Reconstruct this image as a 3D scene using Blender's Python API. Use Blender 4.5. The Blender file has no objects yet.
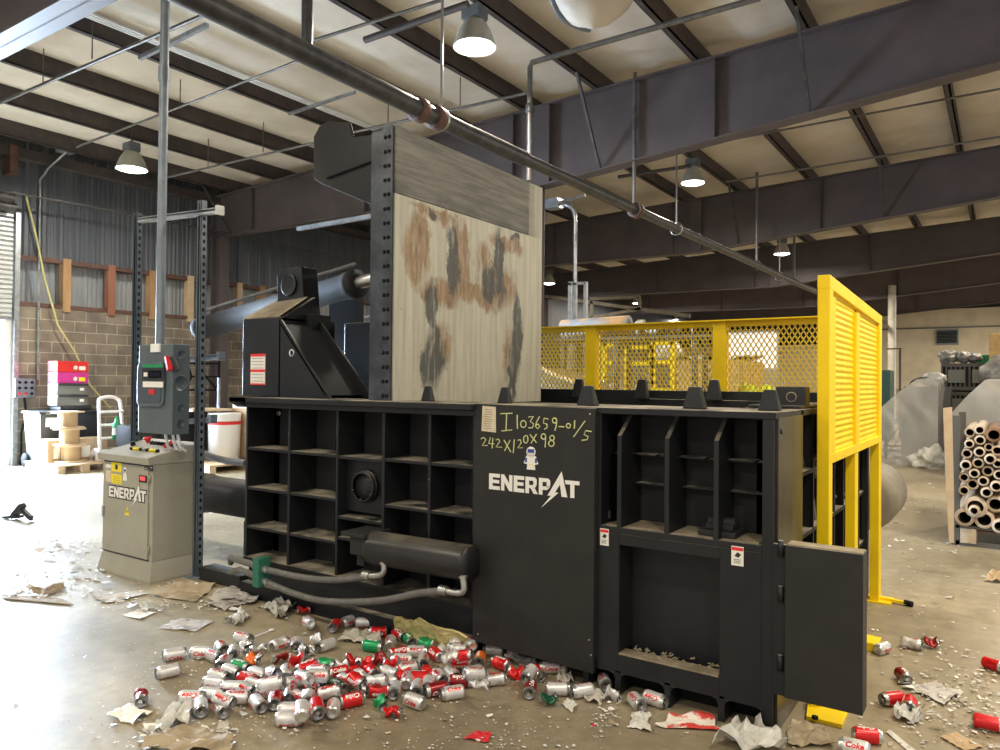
import bpy, bmesh, math, random
from mathutils import Vector, Matrix, noise
random.seed(7)
C = bpy.context.scene.collection
PI = math.pi
# ---------------------------------------------------------------- camera
H = 1.55
F, YAW, PITCH, ROLL = 743.15, math.radians(34.237), math.radians(.606), math.radians(-.528)
fw = Vector((-math.sin(YAW)*math.cos(PITCH), math.cos(YAW)*math.cos(PITCH), math.sin(PITCH)))
r0 = Vector((math.cos(YAW), math.sin(YAW), 0)); d0 = fw.cross(r0)
rt = math.cos(ROLL)*r0+math.sin(ROLL)*d0; dn = -math.sin(ROLL)*r0+math.cos(ROLL)*d0
cd = bpy.data.cameras.new('camera'); cam = bpy.data.objects.new('camera', cd); C.objects.link(cam)
cd.sensor_width = 36; cd.lens = F/1000*36; cd.clip_end = 300
cam.matrix_world = Matrix(((rt.x, -dn.x, -fw.x, 0), (rt.y, -dn.y, -fw.y, 0), (rt.z, -dn.z, -fw.z, H), (0, 0, 0, 1)))
bpy.context.scene.camera = cam

def at(x, y, X=None, Y=None, z=None):
    """measured pixel of the photo -> world point on a known plane"""
    d = rt*((x-500)/F)+dn*((y-375)/F)+fw
    t = X/d.x if X is not None else (Y/d.y if Y is not None else (z-H)/d.z)
    return d*t+Vector((0, 0, H))

# ---------------------------------------------------------------- materials
M = {}
def mat(name, col, rough=.6, metal=0, col2=None, scale=8, detail=4, amt=(.4, .65), bump=0, bscale=40, dust=0, dcol=(.22, .19, .14), emit=None, es=1, stretch=None, spec=.5, trans=0, alpha=1):
    m = bpy.data.materials.new(name); m.use_nodes = True; nt = m.node_tree; N = nt.nodes; L = nt.links
    b = N['Principled BSDF']; b.inputs['Roughness'].default_value = rough; b.inputs['Metallic'].default_value = metal
    b.inputs['Specular IOR Level'].default_value = spec
    b.inputs['Base Color'].default_value = (*col, 1)
    if trans: b.inputs['Transmission Weight'].default_value = trans
    if alpha < 1: b.inputs['Alpha'].default_value = alpha
    tc = N.new('ShaderNodeTexCoord'); mp = N.new('ShaderNodeMapping'); L.new(tc.outputs['Object'], mp.inputs[0])
    if stretch: mp.inputs['Scale'].default_value = stretch
    out = None
    if col2 is not None:
        nz = N.new('ShaderNodeTexNoise'); nz.inputs['Scale'].default_value = scale; nz.inputs['Detail'].default_value = detail; nz.inputs['Roughness'].default_value = .6
        L.new(mp.outputs[0], nz.inputs['Vector'])
        rp = N.new('ShaderNodeValToRGB'); rp.color_ramp.elements[0].position = amt[0]; rp.color_ramp.elements[1].position = amt[1]
        rp.color_ramp.elements[0].color = (*col, 1); rp.color_ramp.elements[1].color = (*col2, 1)
        L.new(nz.outputs['Fac'], rp.inputs[0]); out = rp.outputs[0]
    if dust:
        g = N.new('ShaderNodeNewGeometry'); sx = N.new('ShaderNodeSeparateXYZ'); L.new(g.outputs['True Normal'], sx.inputs[0])
        mr = N.new('ShaderNodeMapRange'); mr.inputs[1].default_value = .6; mr.inputs[2].default_value = .95; L.new(sx.outputs['Z'], mr.inputs[0])
        n2 = N.new('ShaderNodeTexNoise'); n2.inputs['Scale'].default_value = 6; n2.inputs['Detail'].default_value = 6; L.new(tc.outputs['Object'], n2.inputs['Vector'])
        m2 = N.new('ShaderNodeMapRange'); m2.inputs[1].default_value = .3; m2.inputs[2].default_value = .6; m2.inputs[4].default_value = dust; L.new(n2.outputs['Fac'], m2.inputs[0])
        mu = N.new('ShaderNodeMath'); mu.operation = 'MULTIPLY'; L.new(mr.outputs[0], mu.inputs[0]); L.new(m2.outputs[0], mu.inputs[1])
        mx = N.new('ShaderNodeMixRGB'); L.new(mu.outputs[0], mx.inputs[0]); mx.inputs[2].default_value = (*dcol, 1)
        if out: L.new(out, mx.inputs[1])
        else: mx.inputs[1].default_value = (*col, 1)
        out = mx.outputs[0]
        m3 = N.new('ShaderNodeMath'); m3.operation = 'MULTIPLY_ADD'; L.new(mu.outputs[0], m3.inputs[0]); m3.inputs[1].default_value = .9-rough; m3.inputs[2].default_value = rough
        L.new(m3.outputs[0], b.inputs['Roughness'])
    if out: L.new(out, b.inputs['Base Color'])
    if bump:
        nb = N.new('ShaderNodeTexNoise'); nb.inputs['Scale'].default_value = bscale; nb.inputs['Detail'].default_value = 4
        L.new(mp.outputs[0], nb.inputs['Vector']); bp = N.new('ShaderNodeBump'); bp.inputs['Strength'].default_value = bump
        bp.inputs['Distance'].default_value = .02; L.new(nb.outputs['Fac'], bp.inputs['Height']); L.new(bp.outputs[0], b.inputs['Normal'])
    if emit: b.inputs['Emission Color'].default_value = (*emit, 1); b.inputs['Emission Strength'].default_value = es
    M[name] = m; return m

mat('black_paint', (.011, .012, .015), .45, 0, (.016, .017, .019), 3, dust=.95, dcol=(.34, .30, .23), bump=.05, spec=.32)
mat('black_plate', (.017, .017, .017), .5, 0, (.023, .023, .021), 5, dust=.9, dcol=(.3, .26, .2), spec=.35)
mat('black_gloss', (.014, .014, .016), .36, 0, (.022, .021, .02), 6, dust=.5, spec=.4)
mat('black_rough', (.014, .014, .015), .75)
mat('end_plate', (.04, .037, .028), .25, .35, (.085, .073, .05), 3, 6, stretch=(4, 4, .6))  # olive tint puts the yellow screen's reflection into the base colour
mat('worn_strip', (.05, .055, .065), .4, .6, (.10, .11, .13), 6, 5, bump=.15)
mat('yellow_paint', (.90, .63, .004), .5, 0, (.82, .56, .005), 4, spec=.3)
mat('yellow_mesh', (.72, .50, .01), .5)
mat('yellow_sticker', (.85, .7, .02), .5)
mat('purlin_paint', (.055, .046, .048), .6, 0, (.085, .065, .06), 5)
mat('rafter_paint', (.082, .068, .073), .55, 0, (.11, .088, .09), 1.5, 5)
mat('galv', (.45, .47, .5), .38, .8, (.3, .32, .34), 9)
mat('galv_grey', (.16, .19, .22), .5, .4, (.22, .25, .28), 9)
mat('pipe_pale', (.5, .48, .42), .55, 0, (.4, .38, .33), 6)
mat('steel', (.5, .5, .48), .35, .9)
mat('pipe_dark', (.05, .05, .055), .4, .3, (.09, .085, .08), 8, dust=.9, dcol=(.5, .46, .36))
mat('pipe_small', (.13, .125, .12), .45, .5, (.2, .19, .18), 8)
mat('white_paint', (.75, .75, .74), .45)
mat('white_plastic', (.8, .8, .8), .4)
mat('insulation', (.75, .685, .605), .75, 0, (.63, .57, .485), 1.2, 8, bump=.6, bscale=2.5)
mat('corrug', (.085, .095, .115), .5, .2, (.12, .13, .145), 3, stretch=(1, 1, .2))
mat('corrug_light', (.34, .36, .37), .5, .2, (.26, .28, .3), 3, stretch=(1, 1, .3))
mat('rust_steel', (.10, .05, .04), .7, 0, (.16, .08, .06), 8)
mat('wood', (.42, .26, .13), .7, 0, (.33, .19, .09), 6, stretch=(1, 1, .2))
mat('wood_red', (.30, .13, .08), .7, 0, (.25, .10, .06), 6)
mat('wood_pale', (.62, .48, .32), .7, 0, (.5, .36, .22), 6, stretch=(1, .3, 1))
mat('cardboard', (.48, .34, .2), .8, 0, (.4, .28, .16), 5)
mat('tube_card', (.55, .45, .34), .75, 0, (.44, .34, .24), 12)
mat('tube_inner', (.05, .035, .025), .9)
mat('tube_brown', (.2, .1, .05), .8)
mat('cream_wall', (.74, .66, .5), .8, 0, (.64, .56, .42), 1.5, 4)
mat('far_dark', (.05, .048, .046), .8)
mat('beige_band', (.42, .37, .28), .8)
mat('cab_beige', (.36, .345, .28), .5, 0, (.33, .31, .25), 4, bump=.05)
mat('cab_lip', (.27, .265, .21), .5)
mat('panel_grey', (.085, .11, .125), .42, 0, (.10, .125, .14), 5)
mat('panel_side', (.06, .08, .10), .42)
mat('dark_plastic', (.02, .022, .026), .45)
mat('screen', (.01, .012, .02), .15)
mat('green', (.01, .25, .09), .45)
mat('green_clamp', (.02, .14, .09), .5)
mat('red', (.62, .02, .02), .45)
mat('red_lamp', (.8, .03, .02), .3, emit=(1, .05, .05), es=1.5)
mat('magenta', (.52, .03, .25), .5)
mat('crate_grey', (.17, .17, .155), .6)
mat('label_white', (.8, .78, .72), .6)
mat('label_paper', (.62, .52, .36), .8, 0, (.7, .62, .46), 30)
mat('ink', (.02, .02, .02), .6)
mat('label_red', (.75, .03, .03), .5)
mat('chalk', (.62, .64, .30), .8)
mat('decal_white', (.82, .8, .76), .5)
mat('decal_black', (.015, .015, .02), .5)
mat('blue', (.03, .05, .3), .5)
mat('hose', (.11, .11, .105), .5, 0, (.15, .145, .13), 20, dust=.4)
mat('rubber', (.008, .008, .009), .8, spec=.2)
mat('can_silver', (.70, .685, .675), .36, .42, (.56, .54, .53), 30, 3, (.45, .7))
mat('can_lidm', (.6, .6, .6), .3, .9)
mat('can_red', (.62, .012, .015), .3, .25)
mat('can_dark', (.25, .01, .012), .3, .3)
mat('can_green', (.01, .30, .10), .3, .25)
mat('can_dkgreen', (.01, .08, .04), .3, .25)
mat('can_orange', (.8, .16, .015), .35, .2)
mat('can_recess', (.22, .22, .22), .4, .8)
mat('can_inside', (.04, .04, .04), .5, .5)
mat('paper_white', (.62, .60, .55), .75)
mat('paper_grey', (.45, .42, .36), .8)
mat('paper_tan', (.36, .29, .19), .8, 0, (.25, .19, .12), 12)
mat('newsprint', (.52, .49, .45), .8, 0, (.3, .27, .27), 14, 5, (.5, .62))
mat('flyer', (.75, .68, .6), .7, 0, (.6, .05, .04), 9, 5, (.48, .54))
mat('wrapper_red', (.55, .02, .03), .5, 0, (.7, .6, .55), 5, 4, (.6, .64))
mat('yellow_foam', (.55, .47, .2), .9, 0, (.42, .36, .15), 9, bump=.6, bscale=14)
mat('dirt', (.20, .16, .10), .95, 0, (.34, .29, .2), 9, 8)
mat('lens', (1, 1, 1), .5, emit=(1, .96, .86), es=9)
mat('reflector', (.42, .42, .38), .4, .3)
mat('film', (.62, .62, .6), .16, 0, (.74, .73, .70), 2, 3, (.42, .6), bump=1, bscale=3.5, alpha=.42, stretch=(1, 1, .5))
mat('film_white', (.60, .59, .54), .4, 0, (.44, .42, .38), 8, 6, bump=1, bscale=14)
mat('bag_dark', (.16, .16, .17), .4, 0, (.4, .38, .33), 6, 5, bump=.8, bscale=9)
mat('teal_dark', (.02, .07, .065), .5)
mat('bale_orange', (.55, .34, .12), .8, 0, (.4, .26, .1), 6, 6)
mat('rack_steel', (.085, .08, .07), .6)
mat('roll_striped', (.25, .26, .28), .5, 0, (.5, .32, .16), 2.2, 2, (.48, .56))
mat('fabric_clutter', (.6, .56, .48), .8, 0, (.2, .17, .14), 5, 6, (.45, .55), bump=.8, bscale=8)
mat('door_slat', (.62, .64, .64), .4, .3)
mat('conduit_cable', (.55, .5, .22), .6)
mat('hivis', (.6, .75, .02), .7)
mat('tank_grey', (.24, .21, .155), .65, 0, (.18, .155, .11), 3)
mat('daylit', (.85, .85, .85), .7, emit=(1, 1, 1), es=.75)  # glow stands in for daylight on the outside ground and far doorway

def node_floor():
    m = bpy.data.materials.new('concrete_floor'); m.use_nodes = True; nt = m.node_tree; N = nt.nodes; L = nt.links; b = N['Principled BSDF']
    tc = N.new('ShaderNodeTexCoord')
    def nz(s, d, r=.6, st=None):
        n = N.new('ShaderNodeTexNoise'); n.inputs['Scale'].default_value = s; n.inputs['Detail'].default_value = d; n.inputs['Roughness'].default_value = r
        L.new(tc.outputs['Object'], n.inputs['Vector']); return n
    n1 = nz(.55, 7); rp = N.new('ShaderNodeValToRGB'); e = rp.color_ramp.elements
    e[0].position = .35; e[0].color = (.22, .18, .12, 1); e[1].position = .65; e[1].color = (.38, .325, .225, 1); L.new(n1.outputs['Fac'], rp.inputs[0])
    n2 = nz(9, 8, .7); r2 = N.new('ShaderNodeValToRGB'); r2.color_ramp.elements[0].position = .3; r2.color_ramp.elements[0].color = (.72, .72, .72, 1); r2.color_ramp.elements[1].position = .65; r2.color_ramp.elements[1].color = (1.1, 1.08, 1.03, 1)
    L.new(n2.outputs['Fac'], r2.inputs[0])
    mx = N.new('ShaderNodeMixRGB'); mx.blend_type = 'MULTIPLY'; mx.inputs[0].default_value = 1; L.new(rp.outputs[0], mx.inputs[1]); L.new(r2.outputs[0], mx.inputs[2])
    v = nz(55, 3, .8); r3 = N.new('ShaderNodeValToRGB'); r3.color_ramp.elements[0].position = .68; r3.color_ramp.elements[0].color = (0, 0, 0, 1); r3.color_ramp.elements[1].position = .73; r3.color_ramp.elements[1].color = (1, 1, 1, 1)
    L.new(v.outputs['Fac'], r3.inputs[0]); m2 = N.new('ShaderNodeMixRGB'); L.new(r3.outputs[0], m2.inputs[0]); L.new(mx.outputs[0], m2.inputs[1]); m2.inputs[2].default_value = (.5, .46, .38, 1)
    L.new(m2.outputs[0], b.inputs['Base Color'])
    r4 = N.new('ShaderNodeMapRange'); r4.inputs[3].default_value = .30; r4.inputs[4].default_value = .55; L.new(n1.outputs['Fac'], r4.inputs[0]); L.new(r4.outputs[0], b.inputs['Roughness'])
    bp = N.new('ShaderNodeBump'); bp.inputs['Strength'].default_value = .15; bp.inputs['Distance'].default_value = .01; L.new(n2.outputs['Fac'], bp.inputs['Height']); L.new(bp.outputs[0], b.inputs['Normal'])
    M['floor'] = m
node_floor()

def node_blocks():
    m = bpy.data.materials.new('concrete_block'); m.use_nodes = True; nt = m.node_tree; N = nt.nodes; L = nt.links; b = N['Principled BSDF']; b.inputs['Roughness'].default_value = .85
    tc = N.new('ShaderNodeTexCoord'); sp = N.new('ShaderNodeSeparateXYZ'); cb = N.new('ShaderNodeCombineXYZ'); L.new(tc.outputs['Object'], sp.inputs[0])
    L.new(sp.outputs['Y'], cb.inputs[0]); L.new(sp.outputs['Z'], cb.inputs[1])
    br = N.new('ShaderNodeTexBrick'); L.new(cb.outputs[0], br.inputs['Vector']); br.inputs['Scale'].default_value = 1
    br.inputs['Brick Width'].default_value = .406; br.inputs['Row Height'].default_value = .203; br.inputs['Mortar Size'].default_value = .009
    br.inputs['Color1'].default_value = (.25, .22, .185, 1); br.inputs['Color2'].default_value = (.19, .165, .14, 1); br.inputs['Mortar'].default_value = (.42, .38, .32, 1)
    nz = N.new('ShaderNodeTexNoise'); nz.inputs['Scale'].default_value = 3; nz.inputs['Detail'].default_value = 7; L.new(tc.outputs['Object'], nz.inputs['Vector'])
    rp = N.new('ShaderNodeValToRGB'); rp.color_ramp.elements[0].position = .3; rp.color_ramp.elements[0].color = (.7, .68, .66, 1); rp.color_ramp.elements[1].position = .7; rp.color_ramp.elements[1].color = (1.3, 1.25, 1.15, 1); L.new(nz.outputs['Fac'], rp.inputs[0])
    mx = N.new('ShaderNodeMixRGB'); mx.blend_type = 'MULTIPLY'; mx.inputs[0].default_value = 1; L.new(br.outputs['Color'], mx.inputs[1]); L.new(rp.outputs[0], mx.inputs[2]); L.new(mx.outputs[0], b.inputs['Base Color'])
    bp = N.new('ShaderNodeBump'); bp.inputs['Strength'].default_value = .5; bp.inputs['Distance'].default_value = .01; bp.invert = True; L.new(br.outputs['Fac'], bp.inputs['Height']); L.new(bp.outputs[0], b.inputs['Normal'])
    M['block'] = m
node_blocks()

def node_lid(z0, z1, y0, y1, stains):
    """bare worn steel: grained, with rust and scorched streaks; coordinates are metres in the lid's own space"""
    m = bpy.data.materials.new('worn_lid_steel'); m.use_nodes = True; nt = m.node_tree; N = nt.nodes; L = nt.links; b = N['Principled BSDF']
    b.inputs['Roughness'].default_value = .55; b.inputs['Metallic'].default_value = .15
    tc = N.new('ShaderNodeTexCoord')
    def mapn(sc):
        mp = N.new('ShaderNodeMapping'); mp.inputs['Scale'].default_value = sc; L.new(tc.outputs['Object'], mp.inputs[0]); return mp.outputs[0]
    def nz(s, d, vec, r=.6):
        n = N.new('ShaderNodeTexNoise'); n.inputs['Scale'].default_value = s; n.inputs['Detail'].default_value = d; n.inputs['Roughness'].default_value = r; L.new(vec, n.inputs['Vector']); return n.outputs['Fac']
    def ramp(src, p0, c0, p1, c1):
        r = N.new('ShaderNodeValToRGB'); e = r.color_ramp.elements; e[0].position = p0; e[0].color = (*c0, 1); e[1].position = p1; e[1].color = (*c1, 1); L.new(src, r.inputs[0]); return r.outputs[0]
    def math_(op, a, b2, cl=False):
        n = N.new('ShaderNodeMath'); n.operation = op; n.use_clamp = cl
        for i, v in enumerate((a, b2)):
            if isinstance(v, (int, float)): n.inputs[i].default_value = v
            else: L.new(v, n.inputs[i])
        return n.outputs[0]
    def mix(f, a, c):
        n = N.new('ShaderNodeMixRGB'); L.new(f, n.inputs[0])
        if isinstance(a, tuple): n.inputs[1].default_value = (*a, 1)
        else: L.new(a, n.inputs[1])
        if isinstance(c, tuple): n.inputs[2].default_value = (*c, 1)
        else: L.new(c, n.inputs[2])
        return n.outputs[0]
    vert = ramp(nz(14, 6, mapn((1, 1.6, .12))), .3, (.32, .305, .25), .7, (.49, .47, .39))
    horz = ramp(nz(12, 8, mapn((1, .14, 2.2)), .7), .3, (.06, .058, .054), .72, (.22, .21, .18))
    sp = N.new('ShaderNodeSeparateXYZ'); L.new(tc.outputs['Object'], sp.inputs[0])
    y, z = sp.outputs['Y'], sp.outputs['Z']
    warp = nz(4, 7, mapn((1, 1, .7)), .7)
    wv = math_('MULTIPLY', math_('SUBTRACT', warp, .5), .36)
    # upper band
    up = math_('GREATER_THAN', z, z1-.435)
    cut = math_('LESS_THAN', y, y1-.22)
    up2 = math_('MULTIPLY', up, math_('MAXIMUM', cut, ramp_f(N, L, y, y1-.22, y1)))
    col = mix(up2, vert, horz)
    seam = N.new('ShaderNodeMapRange'); seam.inputs[1].default_value = z1-.435; seam.inputs[2].default_value = z1-.29; seam.inputs[3].default_value = .75; seam.inputs[4].default_value = 0; L.new(z, seam.inputs[0])
    blot = ramp(nz(3.5, 3, mapn((1, 1, 1))), .35, (0, 0, 0), .6, (1, 1, 1))
    col = mix(math_('MULTIPLY', math_('MULTIPLY', seam.outputs[0], up2), blot), col, (.05, .052, .05))
    fine = nz(30, 6, mapn((1, 1, .25)), .7)
    for kind in ('rust', 'dark'):
        tot = None
        for (k, cy, cz, ry, rz, a) in stains:
            if k != kind: continue
            dy = math_('DIVIDE', math_('ADD', math_('SUBTRACT', y, cy), wv), ry)
            dz = math_('DIVIDE', math_('ADD', math_('SUBTRACT', z, cz), wv), rz)
            d = math_('SQRT', math_('ADD', math_('MULTIPLY', dy, dy), math_('MULTIPLY', dz, dz)), 0)
            g = math_('MULTIPLY', math_('SUBTRACT', 1.25, d, ), a*2.2, True)
            tot = g if tot is None else math_('MAXIMUM', tot, g)
        n2 = N.new('ShaderNodeMapRange'); L.new(nz(20, 6, mapn((1, 1, .16)), .7), n2.inputs[0]); n2.inputs[1].default_value = .3; n2.inputs[2].default_value = .6; n2.inputs[3].default_value = .15
        f = math_('MULTIPLY', math_('MULTIPLY', tot, 1.5), n2.outputs[0], True)
        if kind == 'rust': c = ramp(fine, .3, (.11, .06, .03), .7, (.36, .235, .13))
        else: c = (.05, .053, .055)
        col = mix(math_('MULTIPLY', f, .92), col, c)
    # specks
    s = ramp(nz(38, 2, mapn((1, 1, 1)), .5), .70, (0, 0, 0), .74, (1, 1, 1))
    col = mix(math_('MULTIPLY', s, .5), col, (.2, .1, .05))
    L.new(col, b.inputs['Base Color'])
    bp = N.new('ShaderNodeBump'); bp.inputs['Strength'].default_value = .12; bp.inputs['Distance'].default_value = .01; L.new(fine, bp.inputs['Height']); L.new(bp.outputs[0], b.inputs['Normal'])
    M['lid_face'] = m
def ramp_f(N, L, src, a, b):
    n = N.new('ShaderNodeMapRange'); n.inputs[1].default_value = a; n.inputs[2].default_value = b; n.inputs[3].default_value = .55; n.inputs[4].default_value = 0; L.new(src, n.inputs[0]); return n.outputs[0]

# ---------------------------------------------------------------- mesh builder
class MB:
    def __init__(s): s.v = []; s.f = []; s.mi = []; s.sm = []; s.mats = []; s.cur = 0
    def m(s, name):
        if name not in s.mats: s.mats.append(name)
        s.cur = s.mats.index(name); return s
    def add(s, vs, fs, smooth=False):
        o = len(s.v); s.v += [Vector(p) for p in vs]
        for f in fs: s.f.append([i+o for i in f]); s.mi.append(s.cur); s.sm.append(smooth)
        return s
    def box(s, x0, x1, y0, y1, z0, z1):
        x0, x1 = sorted((x0, x1)); y0, y1 = sorted((y0, y1)); z0, z1 = sorted((z0, z1))
        return s.add([(x0, y0, z0), (x1, y0, z0), (x1, y1, z0), (x0, y1, z0), (x0, y0, z1), (x1, y0, z1), (x1, y1, z1), (x0, y1, z1)],
                     [(0, 3, 2, 1), (4, 5, 6, 7), (0, 1, 5, 4), (1, 2, 6, 5), (2, 3, 7, 6), (3, 0, 4, 7)])
    def prism(s, pts, vec):
        pts = [Vector(p) for p in pts]; vec = Vector(vec); n = len(pts)
        nr = Vector((0, 0, 0))
        for i in range(n): nr += (pts[i]-pts[0]).cross(pts[(i+1) % n]-pts[0])
        if nr.dot(vec) > 0: pts = pts[::-1]
        return s.add(pts+[p+vec for p in pts], [tuple(range(n)), tuple(range(2*n-1, n-1, -1))]+[(i, i+n, (i+1) % n+n, (i+1) % n) for i in range(n)])
    def bar(s, p0, p1, w, h, up=(0, 0, 1)):
        p0, p1 = Vector(p0), Vector(p1); d = (p1-p0).normalized(); u = Vector(up)
        if abs(d.dot(u)) > .98: u = Vector((0, 1, 0))
        a = d.cross(u).normalized(); b = a.cross(d).normalized()
        q = [p0+a*(i*w/2)+b*(j*h/2) for i, j in ((-1, -1), (1, -1), (1, 1), (-1, 1))]
        return s.prism(q, p1-p0)
    def tube(s, pts, r, n=10, cap=True):
        pts = [Vector(p) for p in pts]; rs = r if isinstance(r, (list, tuple)) else [r]*len(pts)
        vs = []; fs = []; ref = None
        for i, p in enumerate(pts):
            d = ((pts[min(i+1, len(pts)-1)]-pts[max(i-1, 0)])).normalized()
            if ref is None: ref = d.orthogonal().normalized()
            ref = (ref-d*ref.dot(d)).normalized(); b = d.cross(ref)
            for k in range(n): a = 2*PI*k/n; vs.append(p+(ref*math.cos(a)+b*math.sin(a))*rs[i])
        for i in range(len(pts)-1):
            for k in range(n): fs.append((i*n+k, i*n+(k+1) % n, (i+1)*n+(k+1) % n, (i+1)*n+k))
        s.add(vs, fs, True)
        if cap: s.add(vs[:n], [tuple(range(n))[::-1]]); s.add(vs[-n:], [tuple(range(n))])
        return s
    def lathe(s, prof, org=(0, 0, 0), ax=(0, 0, 1), n=24):
        """prof: (radius, height along ax)"""
        ax = Vector(ax).normalized(); u = ax.orthogonal().normalized(); w = ax.cross(u); org = Vector(org); vs = []; fs = []
        for r, h in prof:
            for k in range(n): a = 2*PI*k/n; vs.append(org+ax*h+(u*math.cos(a)+w*math.sin(a))*max(r, 1e-5))
        for i in range(len(prof)-1):
            for k in range(n): fs.append((i*n+k, i*n+(k+1) % n, (i+1)*n+(k+1) % n, (i+1)*n+k))
        return s.add(vs, fs, True)
    def disc(s, c, r, nrm, t=.01, n=24):
        nrm = Vector(nrm).normalized(); return s.lathe([(0, 0), (r, 0), (r, t), (0, t)], c, nrm, n)
    def build(s, name, parent=None, mt=None, bev=0, org=None, label=None):
        if not s.mats: s.mats = [mt or 'black_paint']
        if mt and mt not in s.mats: s.mats[0] = mt
        me = bpy.data.meshes.new(name)
        if org is None:
            if parent is not None: org = woff(parent)
            else:
                xs = [v.x for v in s.v]; ys = [v.y for v in s.v]; zs = [v.z for v in s.v]
                org = Vector(((min(xs)+max(xs))/2, (min(ys)+max(ys))/2, min(zs)))
        org = Vector(org)
        me.from_pydata([v-org for v in s.v], [], s.f)
        for n in s.mats: me.materials.append(M[n])
        me.polygons.foreach_set('material_index', s.mi); me.polygons.foreach_set('use_smooth', s.sm); me.update()
        o = bpy.data.objects.new(name, me); C.objects.link(o)
        if parent is not None: o.parent = parent
        else: o.location = org
        OFF[o.name] = org
        if bev:
            md = o.modifiers.new('bevel', 'BEVEL'); md.width = bev; md.segments = 2; md.limit_method = 'ANGLE'; md.angle_limit = math.radians(50)
        if label: o['label'] = label
        return o
OFF = {}
def woff(o): return OFF[o.name]
def tag(o, label=None, cat=None, group=None, kind=None):
    if label: o['label'] = label
    if cat: o['category'] = cat
    if group: o['group'] = group
    if kind: o['kind'] = kind
    return o
def thing(name, loc, label, cat, group=None):
    o = bpy.data.objects.new(name, None); C.objects.link(o); o.location = loc; OFF[o.name] = Vector(loc); o.empty_display_size = .1
    return tag(o, label, cat, group)
def struct(o): o['kind'] = 'structure'; return o
def copy_tree(o, parent=None):
    c = o.copy(); C.objects.link(c); c.parent = parent
    for ch in list(o.children): copy_tree(ch, c)
    return c
V = Vector

# ================================================================ SETTING
XW = -14.6; YS = [3.1, 10.08, 17.1, 24.2, 31.1, 38.1]; YF = 40.5; X1 = 8.0
def rz(x): return 5.6+.039*(x-XW)                 # top of the rafters
struct(MB().box(XW-.4, X1+4, -6, YF+.5, -.2, 0).build('floor', None, 'floor', org=(0, 0, 0)))
# insulation sheets sagging between the purlins
PX = [-13.85, -12.4, -10.95, -9.35, -7.8, -6.35, -5.05, -3.52, -2.08, -.72, .75, 2.2, 3.7, 5.2, 6.7, 8.0]
b = MB().m('insulation')
edges = [XW]+PX
for i in range(len(edges)-1):
    xa, xb = edges[i], edges[i+1]; nx = 8; ny = 70; vs = []; fs = []
    for k in range(nx+1):
        for j in range(ny+1):
            x = xa+(xb-xa)*k/nx; y = -6+(YF+6)*j/ny; t = k/nx
            z = rz(x)+.26-.05*math.sin(PI*t)-.03*noise.noise(V((x*1.2, y*.45, i)))*math.sin(PI*t)*2
            vs.append((x, y, z))
    for k in range(nx):
        for j in range(ny):
            a = k*(ny+1)+j; fs.append((a, a+1, a+ny+2, a+ny+1))
    b.add(vs, fs, True)
b.box(XW-.2, X1+.2, -6, YF, rz(X1)+.36, rz(X1)+.44)
struct(b.build('ceiling', org=(0, 0, 0)))
# purlins: Z sections running away from the viewer
for x in PX:
    z0 = rz(x); q = MB().m('purlin_paint')
    q.box(x-.012, x+.012, -6, YF, z0, z0+.27); q.box(x-.085, x+.012, -6, YF, z0, z0+.012); q.box(x-.012, x+.085, -6, YF, z0+.262, z0+.272)
    q.box(x-.085, x-.075, -6, YF, z0, z0+.03)
    o = struct(q.build('roof_purlin')); o['label'] = 'dark steel roof purlin under the insulation'
# rafters
def rafter(Y, xl, xr, hx=-6.03):
    q = MB().m('rafter_paint')
    def zb(x):
        if x <= hx: return 4.72-.065*(x-XW)/(hx-XW)
        return 4.655+(x-hx)*.0885
    xs = [x for x in (xl, hx, xr)] if xl < hx < xr else [xl, xr]
    top = [(x, Y-.01, rz(x)) for x in xs]; bot = [(x, Y-.01, zb(x)) for x in xs]
    q.prism(bot+top[::-1], (0, .02, 0))
    for i in range(len(xs)-1):
        for z, dz in ((rz, -.02), (zb, .02)):
            a, c = xs[i], xs[i+1]
            q.prism([(a, Y-.13, z(a)), (c, Y-.13, z(c)), (c, Y-.13, z(c)+dz), (a, Y-.13, z(a)+dz)], (0, .26, 0))
    x = -13.2
    while x < xr:
        if x > xl: q.box(x-.006, x+.006, Y-.09, Y+.09, zb(x), rz(x)-.02)
        x += 3.3
    q.box(hx-.13, hx+.13, Y-.11, Y+.11, zb(hx)+.01, rz(hx)-.02)
    o = struct(q.build('roof_rafter')); return o
for i, Y in enumerate(YS): rafter(Y, XW if i else XW, X1)
for Y in YS[1:]:
    q = MB().m('rafter_paint'); x = -6.19; q.box(x-.008, x+.008, Y-.1, Y+.1, 0, 4.66); q.box(x-.1, x+.1, Y-.1, Y-.085, 0, 4.66); q.box(x-.1, x+.1, Y+.085, Y+.1, 0, 4.66)
    q.box(x-.16, x+.16, Y-.16, Y+.16, 0, .02)
    if Y < 12: struct(q.build('column'))
for Y in YS[:4]:
    q = MB().m('rafter_paint'); x = XW+.22; q.box(x-.15, x+.15, Y-.008, Y+.008, 0, 4.72); q.box(x+.14, x+.16, Y-.12, Y+.12, 0, 4.74); q.box(x-.16, x-.14, Y-.12, Y+.12, 0, 5.5)
    struct(q.build('column'))
# flange braces running down to the first big rafter
for Y, xx in ((YS[1], (-13.9, -9.35, -5.05, -2.08)), (YS[2], (-5.05, -2.08))):
    for x in xx:
        q = MB().m('pipe_dark'); q.bar((x, Y-.8, rz(x)+.02), (x, Y-.05, 4.70+max(0, (x+6))*.0885), .04, .04); q.bar((x-.05, Y+.8, rz(x)+.02), (x-.05, Y+.05, 4.70+max(0, (x+6))*.0885), .04, .04)
        o = struct(q.build('trim_1')); o.name = 'trim_1'

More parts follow.
